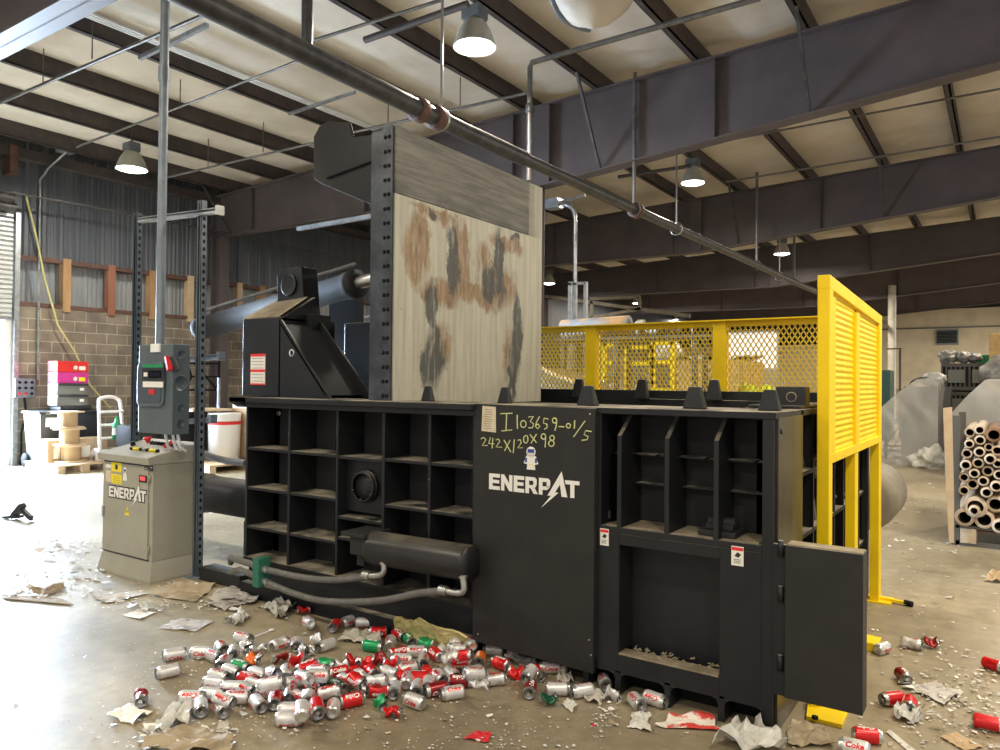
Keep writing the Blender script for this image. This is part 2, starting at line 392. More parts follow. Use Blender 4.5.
# left wall -------------------------------------------------------
YD = 6.12                                            # jamb of the loading door
b = MB().m('block').box(XW-.2, XW, YD, YF, 0, 2.9)
b.m('corrug_light').box(XW-.32, XW-.3, YD, YF, 2.9, 5.7)
def ribs(q, x, y0, y1, z0, z1, pitch, h, matn, minor=True):
    q.m(matn); q.box(x-.02, x, y0, y1, z0, z1); y = y0+.1
    while y < y1-.1:
        q.prism([(x, y-.06, z0), (x+h, y-.03, z0), (x+h, y+.03, z0), (x, y+.06, z0)], (0, 0, z1-z0))
        if minor:
            for dy in (pitch/3, 2*pitch/3): q.prism([(x, y+dy-.03, z0), (x+h*.35, y+dy-.015, z0), (x+h*.35, y+dy+.015, z0), (x, y+dy+.03, z0)], (0, 0, z1-z0))
        y += pitch
ribs(b, XW-.28, YD, 22, 2.9, 3.75, .3, .03, 'corrug_light')
ribs(b, XW, YD, 22, 3.76, 5.96, .3, .035, 'corrug')
b.m('corrug').box(XW-.02, XW, 22, YF, 2.9, 5.96)
b.m('rust_steel').box(XW-.2, XW+.02, YD, 22, 3.70, 3.78); b.box(XW-.2, XW+.03, YD, 22, 2.86, 2.93)
b.m('corrug').box(XW-.35, XW, -6, YD, 4.35, 5.98)
b.m('corrug').box(XW-.35, XW, -6, .6, 0, 4.4)
b.m('purlin_paint').box(XW-.02, XW+.22, -6, YF, 5.45, 5.62)
struct(b.build('wall_left', org=(0, 0, 0)))
for (x, mt_) in ((66, 'wood'), (111, 'wood_red'), (152, 'wood'), (190, 'wood_pale'), (239, 'wood_pale'), (262, 'wood')):
    p = at(x, 290, X=XW); q = MB().m(mt_).box(XW-.12, XW+.04, p.y-.07, p.y+.07, 2.8, 3.8)
    o = q.build('trim_2'); struct(o)
# roll up door
q = MB().m('galv').box(XW-.05, XW+.06, YD-.08, YD, 0, 4.5); q.m('white_paint').box(XW-.14, XW-.05, YD-.2, YD, 0, 3.0)
o = struct(q.build('trim_3'))
q = MB().m('door_slat'); z = 2.62
while z < 4.45:
    q.prism([(XW-.03, .6, z), (XW+.01, .6, z+.02), (XW+.01, .6, z+.06), (XW-.03, .6, z+.085)], (0, YD-.7, 0)); z += .085
q.box(XW-.05, XW-.035, .6, YD-.1, 2.6, 4.5); q.m('galv').box(XW-.05, XW+.02, .6, YD-.1, 2.58, 2.63)
o = struct(q.build('door_1'))
p = at(13, 162, X=XW+.1); q = MB().m('rust_steel').box(XW-.02, XW+.3, p.y-.12, p.y+.0, p.z-.25, p.z+.25); q.m('pipe_dark').tube([(XW+.2, .6, 4.55), (XW+.2, p.y, 4.55)], .09, 14)
q.tube([(XW+.2, .5, 4.7), (XW+.2, YD-.2, 4.7)], .12, 14)
tag(q.build('door_roller'), 'dark roll-up door shaft with rusty bracket above the slatted door', 'door shaft')
# outside apron seen through the open door
struct(MB().m('daylit').box(XW-14, XW-.41, -14, 16, -.2, -.02).build('ground'))
# far walls
b = MB(); b.m('cream_wall').box(-6.2, X1+4, YF, YF+.2, 1.45, 5.2); b.m('beige_band').box(-6.2, X1+4, YF, YF+.2, 0, 1.45)
b.m('pipe_small').box(-6.2, X1+4, YF-.08, YF, 4.3, 4.36)
struct(b.build('wall_back', org=(0, 0, 0)))
b = MB(); b.m('far_dark').box(XW, X1+4, YF+.2, YF+.3, 0, 6.6)
struct(b.build('wall_far', org=(0, 0, 0)))
ribs(b2 := MB(), 0, 0, 1, 0, 1, .3, .01, 'far_dark') if False else None
p = at(947, 337, Y=YF-.05)
q = MB().m('galv_grey').box(p.x-.46, p.x+.46, YF-.1, YF, p.z-.36, p.z+.36); q.m('rubber').box(p.x-.4, p.x+.4, YF-.11, YF-.02, p.z-.29, p.z+.29); q.m('panel_grey')
for k in range(9): q.bar((p.x-.4, YF-.12, p.z-.27+k*.067), (p.x+.4, YF-.12, p.z-.27+k*.067), .05, .02)
tag(q.build('wall_vent'), 'dark louvred wall vent high on the cream back wall', 'vent')

# ================================================================ PIPES, CABLES, LAMPS
# sprinkler main
a = at(180, -2, z=4.1); c = at(893, 325, z=4.1); xm = -4.42
pts = [(xm, 1.0, 4.1)]+[tuple(at(x, y, z=4.1)) for x, y in ((195, 0), (330, 72), (480, 143), (560, 182), (705, 238), (780, 275), (821, 293))]+[tuple(at(891, 322, z=4.1))]
t = thing('sprinkler_main', (xm, 3, 0), 'long thick sprinkler pipe hanging under the purlins across the room', 'pipe')
# straighten: one line with the mean x
pts = [(-4.45, 1.0, 4.1), (-4.55, 6, 4.1), (-4.45, 12, 4.1), (-4.25, 22, 4.1), (-3.95, 33.5, 4.1)]
MB().m('pipe_dark').tube(pts[:2]+[(-4.53, 7.1, 4.1)], .085, 16).build('pipe', t)
q = MB().m('pipe_dark').tube([(-4.53, 7.1, 4.1)]+pts[2:], .07, 14); q.build('pipe', t)
for y in (at(423, 100, X=-4.5).y, at(440, 108, X=-4.5).y, at(642, 213, X=-4.4).y):
    q = MB().m('rust_steel'); q.lathe([(.075, -.05), (.115, -.05), (.115, .05), (.075, .05)], (-4.54+(y-6)*.012, y, 4.1), (0, 1, 0), 16); q.build('coupling', t)
def hanger(y, dx=0, mt_='steel', r=.012):
    x = -4.54+(y-6)*.014; q = MB().m(mt_).tube([(x, y, 4.18), (x, y, rz(x)+.1)], r, 8); q.lathe([(.1, -.015), (.108, -.015), (.108, .015), (.1, .015)], (x, y, 4.1), (0, 1, 0), 16); q.build('hanger', t)
for hx, hy in ((449, 110), (636, 203), (677, 223), (754, 262), (776, 272), (790, 279)): hanger(at(hx, hy, X=-4.45).y, mt_='pipe_small' if hx in (636, 754, 790) else 'steel', r=.03 if hx in (636, 754, 790) else .014)
# branch risers and lines running across (along x)
def pline(name, lab, pts, r, mt_='pipe_small', cat='pipe', n=8, drops=(), group=None):
    q = MB().m(mt_).tube(pts, r, n)
    for (px, py, pz) in drops: q.tube([(px, py, pz), (px, py, rz(px)+.1)], .008, 6)
    return tag(q.build(name), lab, cat, group)
def roofpt(x, y, dz):
    d = rt*((x-500)/F)+dn*((y-375)/F)+fw; t_ = (5.6+dz+.039*14.6-H)/(d.z-.039*d.x); return d*t_+V((0, 0, H))
def hose_(pts):
    P_ = [V(p) for p in pts]; out = []
    for i in range(len(P_)-1):
        p0, p1, p2, p3 = P_[max(i-1, 0)], P_[i], P_[i+1], P_[min(i+2, len(P_)-1)]
        for k in range(6):
            t = k/6; out.append(.5*((2*p1)+(-p0+p2)*t+(2*p0-5*p1+4*p2-p3)*t*t+(-p0+3*p1-3*p2+p3)*t**3))
    return out+[P_[-1]]
def xline(p, dx0, dx1): return [(p.x+dx0, p.y, p.z), (p.x+dx1, p.y, p.z)]
def acr(x0, y0, x1, y1, dz):                         # a line on the level 'dz' below the roof between two measured ends
    return [tuple(roofpt(x0, y0, dz)), tuple(roofpt(x1, y1, dz))]
l = acr(0, 103, 208, 13, -.35); pline('sprinkler_branch', 'thin pipe crossing under the purlins at top left, nearest the corner', l, .022, drops=[roofpt(43, 83, -.35), roofpt(92, 59, -.35)])
l = acr(77, 147, 300, 60, -.3); l[1] = tuple(V(l[0])+(V(l[1])-V(l[0]))*1.0); pline('sprinkler_branch', 'dark thin pipe running from grey junction box across the purlins', l, .016, drops=[roofpt(180, 107, -.3)])
l = acr(165, 178, 318, 142, -.4); pline('sprinkler_branch', 'thin pipe between the tall pole and the raised lid arm', l, .02, drops=[roofpt(208, 167, -.4), roofpt(263, 152, -.4)])
l = acr(350, 133, 527, 93, -.35); pline('sprinkler_branch', 'thin pipe passing above the raised lid under the main', l, .022, drops=[roofpt(388, 122, -.35), roofpt(460, 108, -.35)])
l = acr(283, 50, 442, 0, -.35); pline('sprinkler_branch', 'dark thin pipe right of the upright by the nearest lamp', l, .02)
p0 = at(528, 150, X=-4.5); zt = rz(-4.5)-.25
q0 = roofpt(530, 63, -.3); q1 = roofpt(760, -2, -.3)
t2 = thing('sprinkler_riser', (q0.x, q0.y, 4.1), 'bent riser pipe rising from the main before the rafter and turning right', 'pipe')
MB().m('pipe_small').tube([(q0.x, q0.y, 4.15), (q0.x, q0.y, q0.z-.05), (q0.x+.03, q0.y, q0.z), tuple(q1)], .035, 10).build('pipe', t2)
MB().m('pipe_dark').lathe([(.045, 0), (.055, .02), (.055, .1), (.045, .12)], (q0.x, q0.y, q0.z-.65), (0, 0, 1), 12).build('coupling', t2)
p = roofpt(327, -3, -.2); pline('sprinkler_riser', 'short dark upright pipe joining the main near the top edge', [(-4.5, 3.9, 4.15), (-4.5, 3.9, 5.9)], .045, 'pipe_dark')
l = acr(365, 40, 468, 4, -.42); pline('unistrut_rail', 'thick dark rail holding the nearest lamp', l, .04, 'purlin_paint', 'rail')
l = acr(618, 177, 691, 166, -.4); pline('unistrut_rail', 'dark rail holding the lamp beyond the first rafter', l, .035, 'purlin_paint', 'rail')
l = acr(603, 164, 1005, 88, -.12); pline('sprinkler_branch', 'long thin pipe close behind the first big rafter at right', l, .018)
l = acr(725, 182, 1005, 136, -.25); pline('sprinkler_branch', 'long thin pipe just before the second rafter at right', l, .02)
# lower lines crossing far left
l = [tuple(at(0, 190, Y=5.7)), tuple(at(140, 214, Y=5.7))]
pline('sprinkler_branch', 'thin dark cable in front of the dark corrugated wall', [tuple(at(0, 190, X=-13.9)), tuple(at(245, 236, X=-13.9)), tuple(at(365, 263, X=-13.9))], .02, 'pipe_dark', 'cable')
# galvanised cable trays in the upper left
def bars3(name, lab, ends, dz, cat):
    q = MB().m('white_paint'); (x0, y0, x1, y1) = ends; A = roofpt(x0, y0, dz); B = roofpt(x1, y1, dz)
    for k in (-.06, 0, .06): q.bar(A+V((k, 0, 0)), B+V((k, 0, 0)), .022, .03)
    return tag(q.build(name), lab, cat)
bars3('conduit_bundle', 'three pale conduits strapped side by side along a purlin', (72, 8, 378, 130), -.02, 'conduit')
l = acr(140, 58, 207, 25, -.3); q = MB().m('galv').bar(l[0], l[1], .05, .05); tag(q.build('strut_channel'), 'short slotted strut channel hanging beside the tall pole at top', 'strut')
l = acr(289, 114, 355, 92, -.2); q = MB().m('galv').bar(l[0], l[1], .04, .04); tag(q.build('strut_channel'), 'short bright strut channel under the purlins above the lid arm', 'strut')
q = MB().m('galv').bar(at(298, 229, Y=6.5), at(373, 216, Y=6.5), .05, .05); tag(q.build('strut_channel'), 'bright fluorescent-thin strut left of the raised lid below the rafter', 'strut')

# loose insulation bulging down at the top
p = at(594, 30, z=5.52); bm = bmesh.new(); bmesh.ops.create_icosphere(bm, subdivisions=4, radius=1)
for v in bm.verts: k = 1+.12*noise.noise(v.co*2); v.co = V((v.co.x*.52*k, v.co.y*.55*k, v.co.z*.62*k-.12*max(0, 1-math.hypot(v.co.x, v.co.y))*(v.co.z < 0)))
zm = min(v.co.z for v in bm.verts); q = MB().m('insulation'); q.add([v.co+V((p.x, p.y, p.z-zm)) for v in bm.verts], [[v.index for v in f.verts] for f in bm.faces], True); bm.free()
q.v = [V((v.x, v.y, min(v.z, rz(v.x)+.2))) for v in q.v]
o = q.build('insulation_bulge'); tag(o, 'sagging pocket of beige roof insulation hanging at top centre', 'insulation')
q = MB().m('galv_grey').tube(hose_([roofpt(550, -5, -.1), roofpt(560, 16, -.25), roofpt(577, 27, -.3), roofpt(590, 30, -.3)]), .03, 6); tag(q.build('hanging_strap'), 'thin curved strap beside the sagging insulation', 'strap')

def lamp(px, py, dz, lab, r=.23, power=55, bx=True):
    p = roofpt(px, py, dz)
    t = thing('high_bay_lamp', (p.x, p.y, p.z-.45), lab, 'lamp', 'high bay lamps under the roof')
    MB().m('lens').lathe([(0, -.43), (r*.6, -.425), (r*.93, -.40), (r*.93, -.39), (0, -.39)], p, (0, 0, 1), 28).build('lens', t)
    q = MB().m('reflector').lathe([(r, -.40), (r*.97, -.36), (r*.75, -.22), (r*.5, -.12), (r*.45, -.1), (0, -.1)], p, (0, 0, 1), 28); q.build('reflector', t)
    q = MB().m('galv_grey').box(p.x-.11, p.x+.11, p.y-.09, p.y+.09, p.z-.1, p.z+.05)
    for k in range(6): q.box(p.x-.12, p.x+.12, p.y-.1+k*.035, p.y-.09+k*.035, p.z-.09, p.z+.04)
    q.build('ballast_box', t, bev=.008)
    MB().m('pipe_dark').tube([(p.x, p.y, p.z+.05), (p.x, p.y, rz(p.x)+.12)], .015, 8).build('stem', t)
    ld = bpy.data.lights.new('disk_light', 'AREA'); ld.shape = 'DISK'; ld.size = r*1.7; ld.energy = power; ld.color = (1, .93, .80)
    lo = bpy.data.objects.new('disk_light', ld); C.objects.link(lo); lo.parent = t; lo.location = (0, 0, -.01)
    return t
lamp(475, 12, -.28, 'brightly glowing high bay lamp nearest the viewer above the main pipe', .24, 170)
lamp(132, 146, -.2, 'high bay lamp over the left wall with dark bell shade', .25, 90)
lamp(693, 162, -.25, 'high bay lamp just beyond the first big rafter', .22, 120)
lamp(782, 240, -.30, 'small glowing high bay lamp left of the yellow louvred panel top', .22, 150)
lamp(549, 272, -.3, 'small distant lamp right beside the raised lid edge', .22, 90)
lamp(637, 294, -.3, 'small distant lamp above the striped roll', .2, 90)
lamp(676, 312, -.2, 'tiny farthest lamp above the mesh fence', .12, 40)
# lights without fixtures, added to brighten the near floor, right side and background
fill_spots = [(-5, .2), (1.2, .2), (-1.9, -3.0), (-9.5, .4), (1.2, 3.4), (1.0, 13.2), (1.0, 21), (1.5, 6.5), (-11.7, 28), (-5, 29), (1, 29), (-1.0, 33), (3, 36)]
for (x, y) in fill_spots:
    ld = bpy.data.lights.new('disk_light', 'AREA'); ld.shape = 'DISK'; ld.size = .4; ld.energy = 190 if y > 5 else 95; ld.color = (1, .90, .72)
    lo = bpy.data.objects.new('fill_light', ld); C.objects.link(lo); lo.location = (x, y, 5.0)

# left wall conduits
q = MB().m('galv').tube([at(38, 380, X=XW+.06), at(40, 180, X=XW+.06), at(43, 168, X=XW+.06)+V((.1, .05, 0)), at(66, 152, X=XW+.5)], .022, 8)
tag(q.build('wall_conduit'), 'grey conduit dropping down the left wall to control box', 'conduit')
p = at(66, 146, X=XW+.5); q = MB().m('galv').box(p.x-.12, p.x+.12, p.y-.13, p.y+.13, p.z-.12, p.z+.12); q.tube([at(0, 122, X=XW+.6), at(38, 133, X=XW+.6), at(60, 146, X=XW+.5)], .03, 8)
tag(q.build('junction_box', bev=.01), 'square grey junction box under the roof at left', 'junction box')
q = MB().m('conduit_cable').tube([at(26, 195, X=XW+.1), at(37, 240, X=XW+.1), at(45, 280, X=XW+.1), at(58, 325, X=XW+.12), at(75, 352, X=XW+.14), at(90, 385, X=XW+.14), at(110, 408, X=XW+.2)], .018, 6)
tag(q.build('hanging_cable'), 'yellowish cable hanging slack down the left wall', 'cable')
p = at(24, 388, X=XW+.08)
t = thing('wall_control_box', (XW+.08, p.y, p.z-.3), 'grey control box with push buttons on block wall', 'control box')
MB().m('galv_grey').box(XW, XW+.14, p.y-.17, p.y+.17, p.z-.17, p.z+.17).build('box', t, bev=.01)
for i in range(3):
    for j in range(3): MB().m(('red' if (i, j) in ((0, 0), (1, 0)) else 'rubber')).disc((XW+.14, p.y-.1+.1*i, p.z-.1+.1*j), .025, (1, 0, 0), .02, 10).build('push_button', t)
MB().m('rubber').tube([(XW+.05, p.y+.02, p.z-.17), (XW+.05, p.y+.05, p.z-.45), (XW+.05, p.y-.02, p.z-.8), (XW+.05, p.y-.02, p.z-1.5)], .02, 6).build('cable', t)

# column standing far right of the screen
p = at(892, 322, Y=31.0); q = MB().m('pipe_pale').lathe([(.14, 0), (.14, p.z-.1), (.14, 5.3)], (p.x, 31.0, 0), (0, 0, 1), 16); struct(q.build('column'))

# ================================================================ THE BALER
BAL = thing('metal_baler', (-2.7, 3.42, 0), 'huge black hydraulic scrap baler with raised bare steel lid', 'baler')
YFm = 3.42; YB = 6.0; XL, XS, XR = -4.55, -2.47, -.85; ZT = 1.43
# --- core walls
q = MB().m('black_rough').box(XL+.02, XR-.09, 3.66, 3.72, .05, 1.38); q.box(XL+.02, XR-.09, YB-.25, YB-.2, .05, 1.38); q.box(XL+.02, XL+.08, 3.66, YB-.2, .05, 1.38)
q.box(XR-.14, XR-.09, 3.66, YB-.2, .05, 1.38); q.box(XL+.05, XR-.1, 3.7, YB-.22, .3, .4); q.box(-3.5, -3.42, 3.7, YB-.22, .3, 1.38)
q.box(XL+.05, -3.42, 3.7, YB-.22, 1.34, 1.38)
q.build('press_chamber', BAL)
# --- left ribbed side
F_ = thing  # alias
q = MB().m('black_paint')
cols = [-4.54, -4.08, -3.61, -3.2, -2.83, -2.5]; shz = [1.07, .785, .505, .285]
for x in cols: q.box(x-.011, x+.011, YFm, 3.67, .26, 1.36)
q.box(XL-.02, XS, YFm-.015, 3.70, 0, .10); q.box(XL-.0, XS, 3.46, 3.7, .10, .275); q.box(XL, XS, YFm-.01, 3.66, .265, .285)
for i in range(5):
    xa, xb = cols[i]+.011, cols[i+1]-.011
    zs = shz[:3] if i < 2 else ([1.065, .675, .54] if i == 2 else [1.075, .79, .52])
    for z in zs: q.box(xa, xb, YFm+.004, 3.67, z-.02, z)
q.box(cols[2]+.011, cols[3]-.011, 3.50, 3.52, .7, 1.04)
for i in (2, 3, 4): q.box(cols[i+1]-.10, cols[i+1]-.011, 3.60, 3.615, 1.08, 1.36)
# back-of-cell vertical stiffener ribs
for i in (0, 1, 2, 3, 4): xm_ = (cols[i]+cols[i+1])/2; q.box(xm_-.006, xm_+.006, 3.62, 3.67, (.28 if i < 2 else 1.08 if i == 2 else .54), 1.36)
q.build('left_frame', BAL, bev=.003)
q = MB().m('black_paint').disc((-3.41, 3.50, .875), .105, (0, -1, 0), .03, 32); q.lathe([(.085, .03), (.1, .03), (.1, .05), (.085, .05)], (-3.41, 3.50, .875), (0, -1, 0), 32)
cap = q.build('bearing_cover', BAL)
for a in (200, 330, 260, 90, 30): MB().m('black_gloss').disc((-3.41+.09*math.cos(math.radians(a)), 3.46, .875+.09*math.sin(math.radians(a))), .011, (0, -1, 0), .014, 6).build('bolt', cap)
q = MB().m('black_paint').box(XL-.09, XS, 3.34, 3.78, 1.395, 1.43); q.box(XL-.05, XS, 3.38, 3.74, 1.36, 1.395); q.prism([(XL-.09, 3.34, 1.395), (XL-.05, 3.38, 1.36), (XL-.05, 3.6, 1.36), (XL-.09, 3.6, 1.395)], (.1, 0, 0))
q.box(XL-.09, XL+.1, 3.34, YB, 1.395, 1.43); q.box(XL-.05, XL, 3.5, YB, 0, 1.40)
q.build('left_top_flange', BAL, bev=.004)
MB().m('steel').lathe([(.012, 0), (.022, 0), (.022, .012), (.012, .012)], (-4.47, 3.655, 1.31), (0, -1, 0), 12).build('lifting_eye', BAL)
# --- centre plate (hangs in front, covering the joint)
q = MB().m('black_plate').prism([(-2.475, 3.385, .10), (-1.72, 3.385, .085), (-1.72, 3.385, 1.425), (-2.475, 3.385, 1.432)], (0, .03, 0))
q.box(-2.475, -1.72, 3.415, 3.6, .16, 1.40)
CP = q.build('front_plate', BAL, bev=.003)
for x, y in ((478, 634), (589, 640), (590, 414), (591, 655)): MB().m('steel').disc(at(x, y, Y=3.384), .005, (0, -1, 0), .003, 8).build('rivet', CP)
# --- head frame (right)
q = MB().m('black_paint')
hr = [-1.60, -1.35, -1.11]
for x in hr: q.prism([(x-.012, YFm, .83), (x-.012, YFm, 1.29), (x-.012, 3.56, 1.395), (x-.012, 3.70, 1.395), (x-.012, 3.70, .83)], (.024, 0, 0))
q.box(-1.725, -1.70, YFm, 3.7, .83, 1.40)
q.box(XR-.05, XR, YFm-.005, 3.48, 0, 1.42)
q.box(-1.72, XR, 3.68, 3.70, .83, 1.40)
xs = [-1.70]+hr+[XR-.05]
for i in range(4):
    for z in (1.19, 1.04): q.box(xs[i]+.012, xs[i+1]-.012, 3.60, 3.69, z-.01, z)
    q.box(xs[i]+.012, xs[i]+.14, 3.55, 3.69, 1.185, 1.195)
# lower face with window and arched cut-outs
q.box(-1.72, XR-.05, YFm, 3.69, .80, .832)
q.box(-1.72, -1.60, YFm, YFm+.03, .105, .80); q.box(-1.09, XR-.05, YFm, YFm+.03, .105, .80)
q.box(-1.60, -1.09, YFm, YFm+.03, .745, .80); q.box(-1.60, -1.09, YFm, YFm+.03, .105, .20)
q.box(-1.60, -1.595, YFm, 3.60, .2, .745); q.box(-1.60, -1.09, 3.58, 3.60, .17, .76)
for x in (-1.78, -1.60, -1.34, -1.08, -.88): q.box(x-.016, x+.016, YFm, 3.66, 0, .12)
for i, (xa, xb) in enumerate(((-1.764, -1.616), (-1.584, -1.356), (-1.324, -1.096), (-1.064, -.896))):
    for s, xx in ((1, xa), (-1, xb)): q.prism([(xx, YFm, .106), (xx+.03*s, YFm, .106), (xx+.009*s, YFm, .097), (xx, YFm, .075)], (0, .03, 0))
q.m('rubber').box(-1.78, -.9, 3.56, 3.7, 0, .17); q.m('black_paint')  # black backing box added to imitate the shade inside the arches
HF = q.build('head_frame', BAL, bev=.003)
q = MB().m('dirt').box(-1.595, -1.095, YFm+.0, 3.50, .20, .208)
for k in range(60):
    x = random.uniform(-1.58, -1.1); y = random.uniform(3.43, 3.56); h = random.uniform(.001, .009); q.prism([(x, y, .205), (x+random.uniform(.005, .03), y+.004, .205), (x+.01, y+.012, .205+h)], (0, .004, .002))
q.build('dirt_ledge', HF)
q = MB().m('dirt'); 
for i in range(4):
    xa, xb = xs[i]+.02, xs[i+1]-.02
    q.box(xa, xb, YFm+.02, 3.67, .832, .836)
q.build('dust_layer', HF)
q = MB().m('end_plate').box(XR-.002, XR+.012, YFm+.03, 3.93, 0, 1.405); EP = q.build('end_plate', BAL)
MB().m('dark_plastic').lathe([(.0, 0), (.014, 0), (.014, .004), (.0, .004)], (XR+.012, at(781, 431, X=XR+.01).y, at(781, 431, X=XR+.01).z), (1, 0, 0), 16).build('hole', EP)
# top plate strip of the head
q = MB().m('black_paint').box(-2.47, XR+.01, YFm-.01, 3.95, 1.398, 1.43); q.box(-2.5, XR+.01, 5.72, YB+.02, 1.36, 1.43)
q.box(XR-.3, XR+.01, 3.9, YB, 1.398, 1.43); q.box(-3.95, XR-.1, 5.80, 5.92, 1.25, 1.50)
q.build('head_top_flange', BAL, bev=.004)
# right end: ribbed grid
q = MB().m('black_paint')
for y in (3.95, 4.25, 4.55, 4.85, 5.15, 5.45, 5.75, 6.02): q.box(XR-.10, XR, y-.012, y+.012, 0, 1.40)
for z in (.08, .42, .78, 1.1): q.box(XR-.10, XR+.0, 3.94, 6.03, z-.012, z+.012)
q.box(XR-.02, XR+.02, 5.98, 6.06, 0, 1.42); q.box(XR-.1, XR-.08, 3.94, 6.03, 0, 1.4)
q.build('end_ribs', BAL, bev=.003)
for pts in ([(814, 468), (818, 490), (830, 498), (850, 492), (864, 478)], [(800, 455), (806, 480), (812, 500), (814, 520)]):
    MB().m('hose').tube([at(x, y, X=XR-.05) for x, y in pts], .014, 8).build('end_hose', BAL)
p = at(812, 457, X=XR-.03); MB().m('hose').lathe([(0, 0), (.02, 0), (.024, .015), (.014, .035), (0, .035)], p, (1, -.4, 0), 12).build('valve_cap', BAL)
# small ledge blocks and details in cubbies
q = MB().m('black_rough').box(-1.21, -1.03, 3.46, 3.62, .836, .865); q.box(-1.18, -1.05, 3.48, 3.6, .865, .895); q.tube([(-1.17, 3.5, .9), (-1.05, 3.52, .9)], .025, 10)
q.build('valve_block', BAL, bev=.006)
p = at(603, 514, Y=3.52); MB().m('steel').lathe([(0, -.03), (.035, -.03), (.04, -.02), (.04, .02), (.028, .03), (.028, .07), (0, .07)], p, (-.6, -.8, 0), 16).build('pipe_fitting', BAL)
# --- row of tapered stops along the top
def peg(x, y, w=.075, h=.14, py=3.62):
    p = at(x, y, Y=py); q = MB().m('black_paint')
    a, b_ = w, w*.55; z0, z1 = 1.43, 1.43+h
    A = [(p.x-a, py-a*.6, z0), (p.x+a, py-a*.6, z0), (p.x+a, py+a*.6, z0), (p.x-a, py+a*.6, z0), (p.x-b_, py-b_*.4, z1), (p.x+b_, py-b_*.4, z1), (p.x+b_, py+b_*.5, z1), (p.x-b_, py+b_*.5, z1)]
    q.add(A, [(0, 3, 2, 1), (4, 5, 6, 7), (0, 1, 5, 4), (1, 2, 6, 5), (2, 3, 7, 6), (3, 0, 4, 7)])
    q.build('guide_stop', BAL, bev=.006)
for x in (428, 505, 588, 695): peg(x, 400, .042 if x < 550 else .055, .095 if x < 550 else .11)
for x in (579, 642, 714): peg(x, 397, .06, .16, 5.66)
peg(770, 404, .05, .1)
q = MB().m('black_gloss'); a = at(780, 404, Y=4.2); c_ = at(806, 386, Y=4.2); q.box(a.x, c_.x+.02, 4.1, 4.2, 1.43, 1.545); q.box(a.x-.12, c_.x+.02, 4.0, 4.45, 1.43, 1.447)
o = q.build('hinge_lug', BAL, bev=.012); MB().m('dirt').lathe([(.022, 0), (.027, 0), (.027, .004), (.022, .004)], ((a.x+c_.x)/2+.015, 4.1, 1.49), (0, -1, 0), 20).build('ring', o)
# --- flap door at the corner
q = MB().m('black_plate').box(-.795, -.485, 3.39, 3.50, .19, .855); o = q.build('side_door', BAL, bev=.004)
MB().m('dirt').box(-.79, -.49, 3.40, 3.49, .855, .858).build('dust_layer', o)
q = MB().m('black_paint')
for z in (.3, .6, .8): q.lathe([(.0, 0), (.012, 0), (.012, .07), (.0, .07)], (-.815, 3.40, z), (0, 0, 1), 12)
q.box(-.85, -.79, 3.41, 3.43, .19, .85); q.build('door_hinge', BAL)
# --- warning labels
def sticker(x, y, w, h, Y, name='warning_label', par=BAL, head=True):
    p = at(x, y, Y=Y); q = MB().m('label_white').box(p.x-w/2, p.x+w/2, Y-.002, Y, p.z-h/2, p.z+h/2)
    if head: q.m('label_red').box(p.x-w*.46, p.x+w*.46, Y-.003, Y-.001, p.z+h*.28, p.z+h*.45)
    q.m('ink'); q.prism([(p.x-w*.25, Y-.003, p.z+.0*h), (p.x+w*.1, Y-.003, p.z-.08*h), (p.x+w*.3, Y-.003, p.z+.1*h), (p.x, Y-.003, p.z+.2*h)], (0, .001, 0))
    for k in range(3): q.box(p.x-w*.3, p.x+w*(.3-.1*(k % 2)), Y-.003, Y-.001, p.z-h*(.2+.08*k), p.z-h*(.175+.08*k))
    q.build(name, par, label='white warning label with red header')
sticker(604.5, 537, .048, .085, YFm-.001); sticker(737.5, 556, .055, .088, YFm-.001)
# pale tag on plate
p = at(489, 419, Y=3.384); q = MB().m('label_paper').prism([(p.x-.048, 3.38, p.z-.068), (p.x+.05, 3.38, p.z-.073), (p.x+.046, 3.38, p.z+.068), (p.x-.042, 3.38, p.z+.072)], (0, .003, 0)); q.m('ink')
for k in range(9): q.box(p.x-.034, p.x+.03-.015*random.random(), 3.379, 3.3805, p.z+.05-k*.013, p.z+.052-k*.013)
q.build('paper_tag', CP, label='pale paper tag')
# chalk writing, traced as strokes (crop coordinates of the plate)
def ck(strokes, r=.0034):
    q = MB().m('chalk')
    for s in strokes:
        P_ = [at(470+x/5.77, 370+y/5.77, Y=3.3835) for x, y in s]
        q.tube(P_, r, 5)
    return q
def circ(cx, cy, rx, ry, a0=0, a1=360, n=12): return [(cx+rx*math.cos(math.radians(a0+(a1-a0)*i/n)), cy+ry*math.sin(math.radians(a0+(a1-a0)*i/n))) for i in range(n+1)]
line1 = [[(177, 252), (245, 250)], [(212, 252), (208, 345)], [(182, 352), (243, 346)], [(272, 258), (274, 340)], circ(308, 312, 16, 20),
 [(338, 272), (366, 268), (348, 296), (368, 312), (360, 334), (338, 334)], [(402, 268), (384, 300), (378, 326), (392, 340), (403, 326), (394, 312), (380, 320)],
 [(452, 284), (428, 278), (424, 306), (444, 312), (446, 332), (430, 342)], circ(488, 292, 12, 15), [(501, 292), (498, 322), (490, 350)],
 [(512, 326), (545, 328)], circ(568, 322, 12, 13), [(604, 290), (602, 338)], [(664, 294), (598, 386)], [(702, 356), (668, 350), (658, 372), (682, 384), (676, 402), (645, 406)]]
